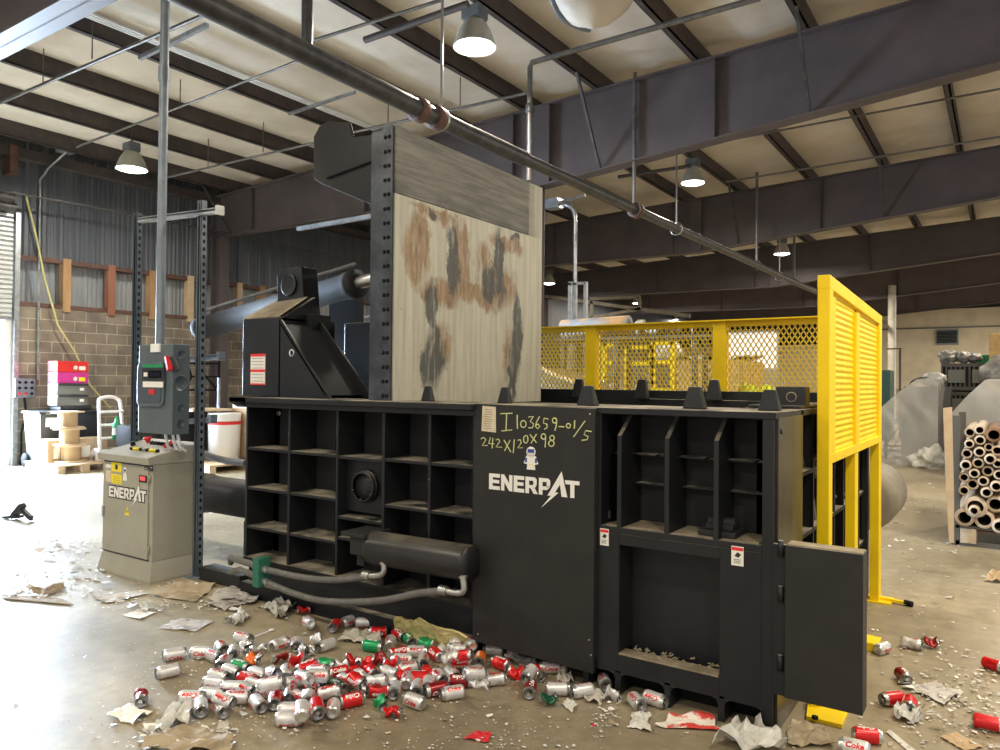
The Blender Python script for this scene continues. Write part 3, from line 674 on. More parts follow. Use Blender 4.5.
line2 = [[(64, 398), (78, 388), (92, 402), (70, 436), (102, 436)], [(118, 390), (108, 424), (140, 426)], [(132, 392), (128, 452)], [(150, 404), (164, 398), (172, 412), (150, 444), (184, 446)],
 [(196, 404), (236, 474)], [(232, 404), (200, 466)], [(256, 400), (250, 480)], [(276, 406), (290, 402), (296, 420), (276, 450), (304, 448)], circ(322, 400, 13, 22), [(346, 372), (384, 420)], [(384, 370), (352, 424)],
 circ(424, 384, 13, 16), [(437, 384), (434, 446)], circ(474, 392, 13, 14), circ(470, 424, 16, 17)]
ck(line1+line2).build('chalk_writing', CP, label='yellow chalk writing I 103659-01/5 and 242X120X98')
# logo letters in a unit system (cap height 1)
LOGO = {'E1': [(0, 0), (0, 1), (.88, 1), (.88, .77), (.3, .77), (.3, .62), (.82, .62), (.82, .41), (.3, .41), (.3, .23), (.88, .23), (.88, 0)],
 'N': [(.98, 0), (.98, 1), (1.22, 1), (1.62, .48), (1.62, 1), (1.88, 1), (1.88, 0), (1.64, 0), (1.24, .52), (1.24, 0)],
 'E2': [(1.98, 0), (1.98, 1), (2.8, 1), (2.8, .77), (2.26, .77), (2.26, .62), (2.74, .62), (2.74, .41), (2.26, .41), (2.26, .23), (2.8, .23), (2.8, 0)],
 'T': [(5.62, 1), (5.68, .77), (6.0, .77), (6.0, 0), (6.28, 0), (6.28, .77), (6.62, .77), (6.62, 1)],
 'A': [(5.39, 1.5), (4.40, -.02), (4.66, .0), (3.96, -.78), (5.19, .22), (4.94, .22), (5.29, .72), (5.40, 0), (5.80, 0)]}
def logo(S, ox, oz, sx, sz, t=.0015):
    """S(u, w) -> front point; builds letters as thin decals"""
    polys = [LOGO['E1'], LOGO['N'], LOGO['E2'], LOGO['T'], LOGO['A'],
      [(2.9, 0), (2.9, 1), (3.17, 1), (3.17, 0)], [(3.17, .78), (3.17, 1), (3.6, 1), (3.75, .88), (3.75, .78)], [(3.5, .78), (3.5, .5), (3.75, .56), (3.75, .78)], [(3.17, .32), (3.17, .5), (3.75, .56), (3.66, .4), (3.5, .32)], [(3.3, .32), (3.52, 0), (3.84, 0), (3.6, .36)],
      [(3.92, 0), (3.92, 1), (4.19, 1), (4.19, 0)], [(4.19, .78), (4.19, 1), (4.62, 1), (4.76, .88), (4.76, .78)], [(4.5, .78), (4.5, .42), (4.76, .56), (4.76, .78)], [(4.19, .3), (4.19, .5), (4.76, .56), (4.66, .4), (4.5, .3)]]
    return [[(ox+(u*.965 if u < 4.8 and pl is not LOGO['A'] else u)*sx, oz+w*sz) for u, w in pl] for pl in polys]
def grow(pl, g):
    n = len(pl); ar = sum(pl[i][0]*pl[(i+1) % n][1]-pl[(i+1) % n][0]*pl[i][1] for i in range(n)); sg = 1 if ar > 0 else -1; out = []
    for i in range(n):
        a_, b_, c_ = V(pl[i-1]), V(pl[i]), V(pl[(i+1) % n]); e1 = (b_-a_).normalized(); e2 = (c_-b_).normalized(); m_ = V((e1.y+e2.y, -e1.x-e2.x))*sg
        m_ = m_/max(.5, m_.length) if m_.length > 1e-6 else m_; out.append((b_.x+m_.x*g, b_.y+m_.y*g))
    return out
a = at(489, 489, Y=3.384); c_ = at(579, 498, Y=3.384)
SX = (c_.x-a.x)/6.6; SZ = .088
q = MB().m('decal_white')
for pl in logo(None, a.x, a.z, SX, SZ): q.prism([(x, 3.3835, z) for x, z in pl], (0, .002, 0))
q.build('brand_lettering', CP, label='white ENERPAT lettering with a lightning bolt A')
# little white helmeted figure sticker (generic)
p = at(531, 458, Y=3.384); q = MB().m('decal_white').disc((p.x, 3.384, p.z+.032), .029, (0, -1, 0), .0015, 20)
q.prism([(p.x-.028, 3.3825, p.z+.012), (p.x-.045, 3.3825, p.z-.03), (p.x-.022, 3.3825, p.z-.035), (p.x-.026, 3.3825, p.z-.062), (p.x+.028, 3.3825, p.z-.062), (p.x+.024, 3.3825, p.z-.035), (p.x+.046, 3.3825, p.z-.03), (p.x+.03, 3.3825, p.z+.012)], (0, .0015, 0))
q.m('blue'); q.prism([(p.x-.02, 3.3815, p.z+.028), (p.x+.02, 3.3815, p.z+.028), (p.x+.022, 3.3815, p.z+.048), (p.x-.02, 3.3815, p.z+.048)], (0, .001, 0)); q.box(p.x-.036, p.x-.024, 3.3815, 3.383, p.z-.025, p.z+.0); q.box(p.x+.026, p.x+.038, 3.3815, 3.383, p.z-.025, p.z+.0)
q.m('yellow_sticker').box(p.x-.01, p.x-.004, 3.3815, 3.383, p.z-.04, p.z-.03); q.box(p.x+.006, p.x+.012, 3.3815, 3.383, p.z-.04, p.z-.03)
q.build('spaceman_sticker', CP, label='small white spaceman sticker with blue visor')
# --- lower hydraulic cylinder on brackets
q = MB().m('black_gloss').lathe([(0, -.01), (.075, -.01), (.098, .0), (.1, .02), (.1, .72), (.095, .74), (.0, .74)], (-3.17, 3.31, .545), (1, 0, .012), 32)
CY = q.build('horizontal_cylinder', BAL)
q = MB().m('black_rough').box(-3.3, -3.17, 3.24, 3.42, .50, .61); q.box(-3.36, -3.16, 3.22, 3.45, .61, .635); q.box(-3.3, -3.24, 3.3, 3.5, .42, .5); q.build('cylinder_bracket', BAL, bev=.005)
q = MB().m('black_rough').box(-2.55, -2.44, 3.33, 3.45, .46, .62); q.build('cylinder_bracket', BAL)
def hose(pts, r=.019):
    P_ = [V(p) for p in pts]
    out = []                                          # catmull rom
    for i in range(len(P_)-1):
        p0, p1, p2, p3 = P_[max(i-1, 0)], P_[i], P_[i+1], P_[min(i+2, len(P_)-1)]
        for k in range(6):
            t = k/6; out.append(.5*((2*p1)+(-p0+p2)*t+(2*p0-5*p1+4*p2-p3)*t*t+(-p0+3*p1-3*p2+p3)*t**3))
    return out+[P_[-1]]
for pts, elb in (([(264, 569), (300, 577), (335, 580), (370, 576)], [(370, 576), (380, 575), (384, 571), (384, 564)]), ([(264, 581), (290, 592), (318, 600), (350, 602), (385, 600), (420, 593), (447, 591)], [(447, 591), (458, 593), (464, 590), (463, 578)])):
    o = MB().m('hose').tube(hose([at(x, y, Y=3.25) for x, y in pts]), .021, 12).build('hydraulic_hose', BAL)
    q = MB().m('steel').tube(hose([at(x, y, Y=3.25) for x, y in elb]), .018, 12); q.lathe([(.026, 0), (.026, .02)], at(*elb[-1], Y=3.25), (0, 0, 1), 6)
    e = at(*elb[0], Y=3.25); q.tube([e+V((-.05, 0, 0)), e], .027, 12); q.build('elbow_fitting', o)
    e = at(*pts[0], Y=3.25); MB().m('steel').tube([e+V((-.05, 0, .003)), e+V((.05, 0, -.004))], .027, 8).build('hose_ferrule', o)
MB().m('green_clamp').box(at(256, 570, Y=3.23).x, at(262, 570, Y=3.23).x, 3.2, 3.3, .17, .36).build('hose_clamp', BAL, bev=.004)
for z, dx in ((.225, 0), (.295, .1)): MB().m('hose').tube([(-4.16, 3.25, z), (-4.4-dx, 3.27, z+.01), (-4.62, 3.36, z-.06)], .022, 10).build('hydraulic_pipe', BAL)
# --- lid
XLd = -3.22; ly0, ly1, lz0, lz1 = 3.52, 5.34, 1.40, 3.19
def ld_(x, y): p = at(x, y, X=XLd); return (p.y-3.42, p.z)
stains = []
def st(kind, x0, y0, x1, y1, a):
    p = at(x0, y0, X=XLd); c2 = at(x1, y1, X=XLd); stains.append((kind, (p.y+c2.y)/2-3.42, (p.z+c2.z)/2, abs(c2.y-p.y)/2*1.12, abs(p.z-c2.z)/2*1.08, a))
z7 = lambda x, y: (380+x/3.948, 120+y/3.948)
for kind, x0, y0, x1, y1, a in (('rust', 105, 370, 185, 640, .9), ('rust', 130, 320, 300, 420, .8), ('rust', 290, 400, 345, 700, .9), ('rust', 170, 620, 370, 740, .75), ('rust', 380, 480, 440, 620, .5), ('rust', 400, 560, 530, 740, .85), ('rust', 440, 440, 560, 540, .8), ('rust', 340, 640, 420, 720, .6),
  ('dark', 190, 345, 225, 395, 1), ('dark', 272, 410, 306, 680, 1.1), ('dark', 190, 640, 222, 760, 1), ('dark', 455, 445, 486, 720, 1.1), ('dark', 408, 560, 450, 700, .8), ('dark', 525, 440, 548, 480, 1), ('dark', 525, 700, 555, 1000, .9)):
    st(kind, *z7(x0, y0), *z7(x1, y1), a)
z6 = lambda x, y: (370+x/5.556, 290+y/5.556)
for kind, x0, y0, x1, y1, a in (('dark', 318, -40, 372, 230, 1), ('dark', 310, 200, 400, 520, .75), ('dark', 775, 230, 815, 620, .9), ('rust', 360, 180, 440, 420, .55), ('rust', 740, 230, 775, 480, .5), ('rust', 560, 0, 760, 110, .5), ('rust', 290, -20, 330, 60, .8), ('dark', 640, -60, 740, 60, .9)):
    st(kind, *z6(x0, y0), *z6(x1, y1), a)
node_lid(lz0, lz1, ly0-3.42, ly1-3.42, stains)
LID = MB().m('black_paint').box(XLd-.2, XLd-.012, ly0, ly1, lz0, lz1).build('lid', BAL, bev=.004)
MB().m('lid_face').box(XLd-.012, XLd, ly0+.005, ly1, lz0, lz1).build('wear_face', LID)
MB().m('lid_face').box(XLd, XLd+.006, ly0+.005, ly1-.2, lz1-.432, lz1-.005).build('upper_liner', LID)
q = MB().m('worn_strip').box(XLd-.195, XLd-.10, ly0-.012, ly0, lz0, lz1-.02); q.m('worn_strip').box(XLd-.098, XLd-.014, ly0-.014, ly0, lz0, lz1)
EDG = q.build('edge_strip', LID)
z = lz0+.06; i = 0
while z < lz1-.02:
    for dx in (.034, .068): MB().m('rubber').disc((XLd-.10+dx-.005, ly0-.014, z), .013, (0, -1, 0), .004, 12).build('bolt', EDG)
    z += .092; i += 1
# lid arms
for y in (ly0, ly1-.32):
    q = MB().m('black_paint')
    q.prism([(-4.00, y+.02, 2.965), (-4.005, y+.02, 3.26), (-3.95, y+.02, 3.32), (-3.86, y+.02, 3.345), (-3.66, y+.02, 3.29), (-3.63, y+.02, 3.19), (-3.42, y+.02, 3.17), (-3.42, y+.02, 2.70), (-3.92, y+.02, 2.917)], (0, .03, 0))
    q.prism([(-4.00, y+.3, 2.965), (-4.005, y+.3, 3.26), (-3.94, y+.3, 3.30), (-3.7, y+.3, 3.26), (-3.42, y+.3, 3.15), (-3.42, y+.3, 2.70), (-3.92, y+.3, 2.917)], (0, .03, 0))
    q.prism([(-4.00, y+.05, 2.965), (-4.005, y+.05, 3.26), (-3.97, y+.05, 3.26), (-3.97, y+.05, 2.965)], (0, .25, 0))
    q.prism([(-3.97, y+.05, 2.94), (-3.42, y+.05, 2.71), (-3.42, y+.05, 2.74), (-3.97, y+.05, 2.97)], (0, .25, 0)); q.box(-3.75, -3.42, y+.05, y+.3, 3.1, 3.13)
    q.prism([(-3.86, y+.0, 2.94), (-3.42, y+.0, 2.99), (-3.42, y+.0, 3.0), (-3.86, y+.0, 2.95)], (0, .02, 0))
    q.build('lid_arm', LID, bev=.005)
# --- cylinder tower
for y in (3.6, 5.35):
    q = MB().m('black_paint').box(-4.84, -4.42, y, y+.55, 1.43, 2.02); q.box(-4.42, -4.40, y-.0, y+.0+.02, 1.43, 2.02)
    q.prism([(-4.42, y, 1.43), (-3.87, y, 1.43), (-4.40, y, 2.0), (-4.42, y, 2.0)], (0, .02, 0))
    q.prism([(-4.42, y+.34, 1.43), (-3.79, y+.34, 1.43), (-4.37, y+.34, 2.02), (-4.42, y+.34, 2.02)], (0, .02, 0))
    q.m('black_rough').prism([(-3.90, y, 1.45), (-3.93, y, 1.45), (-4.42, y, 1.97), (-4.39, y, 1.97)], (0, .34, 0))
    TW = q.build('cylinder_tower', BAL, bev=.004)
    q = MB().m('dirt').prism([(-4.84, y, 2.022), (-4.42, y, 2.022), (-4.42, y+.27, 2.19), (-4.84, y+.35, 2.21)], (0, 0, .006)); q.m('black_paint').prism([(-4.84, y+.005, 2.0), (-4.84, y+.35, 2.2), (-4.84, y+.35, 2.0)], (.42, 0, 0)); q.build('sloped_cover', TW)
    q = MB().m('black_paint').prism([(-4.78, y+.27, 2.02), (-4.78, y+.27, 2.38), (-4.72, y+.27, 2.43), (-4.50, y+.27, 2.435), (-4.45, y+.27, 2.02)], (0, .16, 0)); q.box(-4.45, -4.36, y+.25, y+.45, 1.9, 2.06)
    q.m('black_paint').lathe([(0, 0), (.082, 0), (.086, .006), (.086, .016), (.078, .018), (.076, .012), (0, .012)], (-4.63, y+.27, 2.30), (0, -1, 0), 28); q.build('trunnion_block', TW, bev=.006)
    MB().m('steel').lathe([(.018, 0), (.028, 0), (.028, .004), (.018, .004)], (at(292, 353, Y=3.6).x, y-.001, at(292, 353, Y=3.6).z), (0, -1, 0), 16).build('lifting_eye', TW)
    # lid cylinder through the trunnion
    A = at(199, 329, Y=4.22); B = at(352, 285, Y=4.22); A.y = B.y = y+.62; D = (B-A).normalized()
    q = MB().m('black_rough').lathe([(0, 0), (.09, 0), (.108, .02), (.108, .1), (.102, .12), (.102, 2.0), (.112, 2.0), (.112, 2.12), (.05, 2.12)], A, D, 28)
    q.m('steel').lathe([(.05, 2.1), (.05, 2.5), (0, 2.5)], A, D, 16)
    q.m('hose').tube([A+D*.1+V((0, 0, .16)), A+D*2.1+V((0, 0, .16))], .016, 8)
    q.build('lid_cylinder', BAL)
    q = MB().m('black_paint').box(-4.78, -4.45, y+.82, y+.9, 1.43, 2.4); q.build('trunnion_plate', TW)
MB().m('black_paint').box(-4.42, -3.44, 4.25, 5.3, 1.43, 2.02).build('valve_cabinet', BAL, bev=.01)
MB().m('label_white').box(-3.75, -3.68, 4.24, 4.25, 1.93, 1.97).build('small_label', BAL)
# red-and-white notice on tower
p0, p1 = at(251, 354, Y=3.598), at(265, 385, Y=3.598); q = MB().m('label_white').box(p0.x, p1.x, 3.596, 3.6, p1.z, p0.z); q.m('label_red').box(p0.x, p1.x, 3.594, 3.5965, p0.z-.02, p0.z); q.box(p0.x, p1.x, 3.594, 3.5965, (p0.z+p1.z)/2-.02, (p0.z+p1.z)/2); q.box(p0.x, p1.x, 3.594, 3.5965, p1.z, p1.z+.012); q.m('ink')
for k in range(8): q.box(p0.x+.015, p1.x-.02, 3.5945, 3.5965, p0.z-.035-k*.0245, p0.z-.032-k*.0245)
q.build('safety_notice', BAL, label='white notice with red bars')
# main ram cylinder running out to the left at floor level
q = MB().m('black_gloss').lathe([(0, 0), (.17, 0), (.19, .03), (.19, .2), (.175, .22), (.175, 2.1), (0, 2.1)], (-6.62, 4.4, .45), (1, 0, .0), 32); q.build('main_ram_cylinder', BAL)
MB().m('black_paint').box(-5.6, -5.45, 4.2, 4.6, 0, .3).build('cylinder_saddle', BAL)
MB().m('hose').tube(hose([at(200, 452, Y=4.0), at(212, 457, Y=4.0), at(228, 461, Y=4.0), at(246, 463, Y=4.0)]), .03, 10).build('hydraulic_hose', BAL)
# floor channel with pipes next to the baler
q = MB().m('black_rough'); q.box(-5.18, -4.68, 3.48, 3.62, 0, .10); q.build('floor_channel', BAL, bev=.004)

# ================================================================ YELLOW GUARDS
# expanded metal fence along the back of the baler
XA, XB, ZB, ZTp = -4.3, -.80, 1.46, 2.06
FE = thing('mesh_guard_fence', (-2.5, 6.05, 0), 'yellow expanded mesh guard fence along the rear of the baler', 'guard fence')
for x in (-3.10, -1.93): MB().m('yellow_paint').box(x-.055, x+.055, 6.0, 6.09, .9, ZTp+.01).build('post', FE, bev=.004)
q = MB().m('yellow_paint').box(XA, XB, 6.02, 6.07, ZTp-.035, ZTp+.01); q.box(XA, XB, 6.02, 6.07, ZB-.06, ZB-.02); q.box(XA, XB, 5.94, 6.08, ZTp+.005, ZTp+.015)
q.build('rail', FE)
for (xa, xb) in ((XA, -3.155), (-3.045, -1.985), (-1.875, XB)):
    q = MB().m('yellow_mesh'); pw, ph = .042, .034; nz_ = int((ZTp-ZB)/ph)+1; nx_ = int((xb-xa)/pw)
    for i in range(nx_+1):
        for j in range(nz_):
            cx = xa+(i+(.5 if j % 2 else 0))*pw; z0 = ZB-.03+j*ph/1.0
            for s in (-1, 1):
                x2 = cx+s*pw/2
                if x2 > xb+.001 or x2 < xa-.001 or z0+ph > ZTp: continue
                q.add([(cx-.0055, 6.03, z0), (cx+.0055, 6.03, z0), (x2+.0055, 6.038, z0+ph), (x2-.0055, 6.038, z0+ph), (cx-.0055, 6.036, z0), (cx+.0055, 6.036, z0), (x2+.0055, 6.044, z0+ph), (x2-.0055, 6.044, z0+ph)],
                      [(0, 1, 2, 3), (7, 6, 5, 4), (0, 4, 5, 1), (1, 5, 6, 2), (2, 6, 7, 3), (3, 7, 4, 0)])
    q.build('mesh_panel', FE)
# louvred screen at the right end
SC = thing('louvred_guard_screen', (-.75, 5.0, 0), 'tall yellow corrugated guard screen on three posts at the right end', 'guard screen')
xs_ = -.75
y0, y1 = 4.12, 6.07
pB = at(815, 545, X=xs_-.03)
q = MB().m('yellow_paint').prism([(xs_-.06, y0, 0), (xs_, y0, 0), (xs_, y0, 2.10), (xs_-.06, y0, 2.09)], (0, .09, 0)); q.build('post', SC, bev=.003)
ym = 4.95
MB().m('yellow_paint').box(xs_-.06, xs_-.004, ym+.0, ym+.11, 0, 1.144).build('post', SC, bev=.003)
MB().m('yellow_paint').box(xs_-.06, xs_, y1-.12, y1, 0, 2.06).build('post', SC, bev=.003)
q = MB().m('yellow_paint')
za, zb_ = 1.145, 2.11
def top(y): return 2.125-(y-y0)/(y1-y0)*.07
q.prism([(xs_-.061, y0-.001, top(y0)-.07), (xs_+.001, y0-.001, top(y0)-.07), (xs_+.001, y0-.001, top(y0)), (xs_-.061, y0-.001, top(y0))], (0, y1-y0, -.06)) 
q.box(xs_-.057, xs_+.002, y0+.02, y1-.002, za, za+.05); q.box(xs_-.03, xs_-.001, y0+.091, y0+.17, za+.05, 2.02); q.box(xs_-.03, xs_+.001, ym, ym+.12, za+.05, 2.0); q.box(xs_-.03, xs_-.001, y1-.1, y1-.004, za+.05, 1.98)
q.build('frame', SC, bev=.003)
for (ya, yb) in ((y0+.15, ym+.02), (ym+.1, y1-.08)):
    q = MB().m('yellow_paint'); vs = []; fs = []; n = 150
    for i in range(n+1):
        z = za+.04+(2.06-za-.04)*i/n; ph_ = (i/n*26) % 1; off = -.022+.0065*(1-abs(2*ph_-1))**.8
        vs += [(xs_+off, ya, z), (xs_+off, yb, z)]
    for i in range(n): fs.append((2*i, 2*i+1, 2*i+3, 2*i+2))
    q.add(vs, fs, False); q.box(xs_-.05, xs_-.045, ya, yb, za, 2.0); q.build('corrugated_sheet', SC)
for y in (y0, ym, y1-.12): MB().m('yellow_paint').box(xs_-.1, xs_+.08, y-.03, y+.16, 0, .012).build('base_plate', SC)
q = MB().m('rubber').tube([(xs_+.16, y1-.08, .02), (xs_+.21, y1-.1, .02)], .02, 10); q.m('yellow_paint').bar((xs_, y1-.06, .02), (xs_+.2, y1-.09, .02), .03, .02); q.build('foot', SC)
# yellow floor bracket under the flap door
q = MB().m('yellow_paint').prism([at(808, 704, z=0), at(849, 712, z=0), at(842, 729, z=0), at(806, 720, z=0)], (0, 0, .02)); q.prism([at(812, 703, z=0), at(822, 704, z=0), at(822, 711, z=0), at(811, 709, z=0)], (0, 0, .07)); q.m('rubber').disc(at(815, 719, z=.02), .015, (0, 0, 1), .015, 8)
tag(q.build('floor_bracket', bev=.003), 'yellow bolted foot plate on floor under the black side door', 'bracket')
p = at(872, 652, z=0); q = MB().m('yellow_paint').box(p.x-.12, p.x+.03, p.y, p.y+.15, 0, .05); tag(q.build('floor_bracket', bev=.003), 'small yellow block behind right edge of the side door', 'bracket')
q.v = []

# ================================================================ CONTROL CABINET
a = V((-6.08, 3.2)); CX0, CX1, CY0, CY1 = -6.07, -5.365, 3.20, 3.60
CB = thing('control_cabinet', ((CX0+CX1)/2, (CY0+CY1)/2, 0), 'beige control cabinet with sloping button console', 'control cabinet')
MB().m('cab_beige').prism([(CX0-.03, CY0-.03, 0), (CX1+.03, CY0-.03, 0), (CX1+.03, CY1+.02, 0), (CX0-.03, CY1+.02, 0)], (0, 0, .02)).build('base_plate', CB)
q = MB().m('cab_beige'); q.add([(CX0-.03, CY0-.03, .02), (CX1+.03, CY0-.03, .02), (CX1+.03, CY1+.02, .02), (CX0-.03, CY1+.02, .02), (CX0, CY0, .16), (CX1, CY0, .16), (CX1, CY1, .16), (CX0, CY1, .16)], [(0, 3, 2, 1), (4, 5, 6, 7), (0, 1, 5, 4), (1, 2, 6, 5), (2, 3, 7, 6), (3, 0, 4, 7)]); q.build('plinth', CB)
MB().m('cab_beige').box(CX0, CX1, CY0, CY1, .16, .90).build('body', CB, bev=.005)
# console
zc, zt, LP = .90, 1.025, .055
CON = MB().m('cab_beige').prism([(CX0-.02, CY0-.04, zc), (CX0-.02, CY0-.05, zc+LP), (CX0-.02, CY1-.02, zt+.02), (CX0-.02, CY1+.02, zt+.02), (CX0-.02, CY1+.02, zc)], (CX1-CX0+.03, 0, 0)).build('console', CB, bev=.006)
DO = MB().m('cab_beige').box(CX0+.015, CX1-.045, CY0-.014, CY0-.001, .175, .885).build('door', CB, bev=.004)
MB().m('dark_plastic').box(CX0+.01, CX1-.02, CY0-.006, CY0-.0005, .885, .90).build('door_gasket', CB)
MB().m('dark_plastic').box(CX0+.015, CX1-.04, CY0-.006, CY0-.0005, .163, .174).build('door_gasket', CB)
for z in (.76, .22): MB().m('cab_lip').lathe([(0, 0), (.009, 0), (.009, .06), (0, .06)], (CX1-.03, CY0-.008, z), (0, 0, 1), 10).build('hinge', DO)
MB().m('steel').box(CX0+.025, CX0+.045, CY0-.03, CY0-.014, .44, .53).build('door_handle', DO, bev=.004)
def con(u, v):   # point on the sloping console, u across, v up the slope
    y = CY0-.05+(CY1-.02-CY0+.05)*v; z = zc+LP+(zt+.02-zc-LP)*v; return V((CX0+(CX1-CX0)*u, y, z))
cn = V((0, -(zt+.02-zc-LP), (CY1-.02-CY0+.05))).normalized()
for i in range(9): MB().m(('rubber', 'yellow_sticker', 'yellow_sticker', 'rubber', 'cab_lip')[i % 5]).disc(con(.34+.065*i, .34), .016, cn, .02, 12).build('push_button', CON)
for i in range(8): MB().m('rubber').disc(con(.36+.065*i, .72), .017, cn, .022, 12).build('push_button', CON)
MB().m('red').lathe([(.018, 0), (.018, .02), (.034, .03), (.034, .045), (0, .05)], con(.22, .78), cn, 20).build('emergency_stop', CON, label='red emergency stop button')
MB().m('rubber').disc(con(.14, .55), .02, cn, .03, 12).build('selector_knob', CON)
MB().m('red').bar(con(.83, .5)+cn*.02, con(.88, .62)+cn*.05, .025, .03).build('selector_knob', CON, label='red selector knob')
# decals on the door
def dq(name, fn, lab=None): q = MB(); fn(q); o = q.build(name, DO); 
def fx(x, y): return at(x, y, Y=CY0-.015)
def rect(q, x0, y0, x1, y1, m_, k=0):
    p, r = fx(x0, y0), fx(x1, y1); q.m(m_).box(p.x, r.x, CY0-.0155-.0008*k, CY0-.0145, r.z, p.z)
q = MB(); rect(q, 111.5, 462, 121.5, 472.5, 'yellow_sticker'); rect(q, 111.5, 473.5, 121.5, 484.5, 'yellow_sticker'); p = fx(116.5, 467); q.m('ink').disc((p.x, CY0-.0163, p.z), .022, (0, -1, 0), .001, 14)
for k in range(4): rect(q, 113, 476+k*1.9, 120, 476.8+k*1.9, 'ink', 1)
q.build('warning_sticker', DO, label='yellow warning sticker')
q = MB(); rect(q, 106, 464, 111, 468, 'label_white'); rect(q, 106, 470, 111, 482, 'label_paper'); q.build('printed_label', DO)
p = fx(125, 473); q = MB().m('decal_white').disc((p.x, CY0-.0155, p.z+.02), .024, (0, -1, 0), .001, 16); q.prism([(p.x-.02, CY0-.016, p.z), (p.x-.03, CY0-.016, p.z-.06), (p.x+.03, CY0-.016, p.z-.06), (p.x+.02, CY0-.016, p.z)], (0, .001, 0)); q.m('blue').box(p.x-.016, p.x+.016, CY0-.0175, CY0-.016, p.z+.012, p.z+.03); q.build('spaceman_sticker', DO)
q = MB(); rect(q, 144.5, 466.5, 148, 470.5, 'decal_black'); rect(q, 149.5, 465, 153, 471.5, 'decal_black'); rect(q, 145.4, 467.5, 147.4, 469.5, 'cab_beige', 2); rect(q, 150.3, 467, 152.2, 468.2, 'cab_beige', 2); q.build('certification_mark', DO)
q = MB(); rect(q, 139.5, 475, 147, 483, 'dark_plastic', 5); q.build('power_switch', DO); q = MB(); rect(q, 141, 476.5, 145.5, 480.5, 'red_lamp', 9); q.build('power_lamp', DO)
a = fx(109, 496); c_ = fx(146, 502); sx = (c_.x-a.x)/6.6
q = MB().m('decal_black'); g_ = .016
for pl in logo(None, a.x, a.z, sx, .085):
    q.prism([(x, CY0-.0155, z) for x, z in grow(pl, .013)], (0, .0008, 0))
q.m('decal_white')
for pl in logo(None, a.x, a.z, sx, .085): q.prism([(x, CY0-.0172, z) for x, z in pl], (0, .0012, 0))
q.build('brand_lettering', DO, label='white ENERPAT lettering outlined in black')
p = fx(127, 511); q = MB().m('yellow_sticker').prism([(p.x-.035, CY0-.0155, p.z-.035), (p.x+.035, CY0-.0155, p.z-.035), (p.x, CY0-.0155, p.z+.035)], (0, .001, 0)); q.m('ink').prism([(p.x-.004, CY0-.0165, p.z-.02), (p.x+.008, CY0-.0165, p.z), (p.x, CY0-.0165, p.z), (p.x+.002, CY0-.0165, p.z+.018), (p.x-.008, CY0-.0165, p.z-.005)], (0, .001, 0)); q.build('hazard_triangle', DO)

# ================================================================ POSTS, POLE, ELECTRICAL PANEL
def unistrut(name, x, y, z0, z1, lab, mt_='galv_grey', w=.055):
    q = MB().m(mt_); q.box(x-w/2, x+w/2, y+w/2-.004, y+w/2, z0, z1); q.box(x-w/2, x-w/2+.004, y-w/2, y+w/2, z0, z1); q.box(x+w/2-.004, x+w/2, y-w/2, y+w/2, z0, z1)
    q.box(x-w/2, x-w/2+.014, y-w/2, y-w/2+.004, z0, z1); q.box(x+w/2-.014, x+w/2, y-w/2, y-w/2+.004, z0, z1)
    q.m('rubber'); z = z0+.05
    while z < z1-.04: q.box(x-.012, x+.012, y+w/2-.006, y+w/2-.0045, z, z+.03); q.box(x+w/2-.001, x+w/2+.0008, y-.01, y+.01, z, z+.028); z += .06
    q.m(mt_).box(x-.07, x+.07, y-.07, y+.07, 0, .008)
    return tag(q.build(name), lab, 'post')
unistrut('strut_post', -5.26, 3.52, 0, 2.97, 'slotted steel strut post right beside the beige cabinet')
unistrut('strut_post', -6.18, 3.52, 0, 2.98, 'dark strut post left behind the electrical enclosure', 'panel_side')
for x0, y0_, x1, y1_, yy, lab in ((140, 222, 221, 212, 3.50, 'galvanised strut rail bridging the tops of two posts'), (176, 362, 222, 358, 3.62, 'short strut rail behind the enclosure, upper one'), (176, 424, 214, 421, 3.62, 'short strut rail behind the enclosure, lower one')):
    A = at(x0, y0_, Y=yy); B = at(x1, y1_, Y=yy); q = MB().m('galv').bar(A, B, .045, .02); q.bar(A+V((0, 0, .03)), B+V((0, 0, .03)), .045, .006); q.bar(A+V((0, .02, .015)), B+V((0, .02, .015)), .006, .03)
    e = B; q.m('steel').box(e.x-.03, e.x+.0, yy-.03, yy+.03, e.z-.02, e.z+.05); tag(q.build('strut_rail'), lab, 'strut')
pA = at(160, 345, Y=3.32); MB_ = MB().m('galv_grey').tube([(pA.x, 3.32, 1.815), (pA.x+.01, 3.32, 5.95)], .034, 16); MB_.tube([(pA.x, 3.32, 3.9), (pA.x, 3.32, 4.02)], .042, 16)
tag(MB_.build('conduit_pole'), 'tall thick conduit rising from electrical enclosure to roof', 'conduit')
EX0, EX1, EY0, EY1, EZ0, EZ1 = -5.65, -5.19, 3.24, 3.385, 1.135, 1.822
EP_ = thing('electrical_enclosure', ((EX0+EX1)/2, EY1, EZ0), 'dark grey disconnect switch enclosure with rounded door and red handle', 'electrical box')
MB().m('panel_grey').box(EX0, EX1, EY0, EY1, EZ0, EZ1).build('box', EP_, bev=.006)
def rrect(x0, x1, z0, z1, r, n=6):
    pts = []
    for cx, cz, a0 in ((x1-r, z1-r, 0), (x0+r, z1-r, 90), (x0+r, z0+r, 180), (x1-r, z0+r, 270)):
        for k in range(n+1): a_ = math.radians(a0+90*k/n); pts.append((cx+r*math.cos(a_), cz+r*math.sin(a_)))
    return pts
d_ = MB().m('panel_grey').prism([(x, EY0-.02, z) for x, z in rrect(EX0+.01, EX1-.09, EZ0+.21, EZ1-.14, .05)], (0, .02, 0)).build('door', EP_, bev=.006)
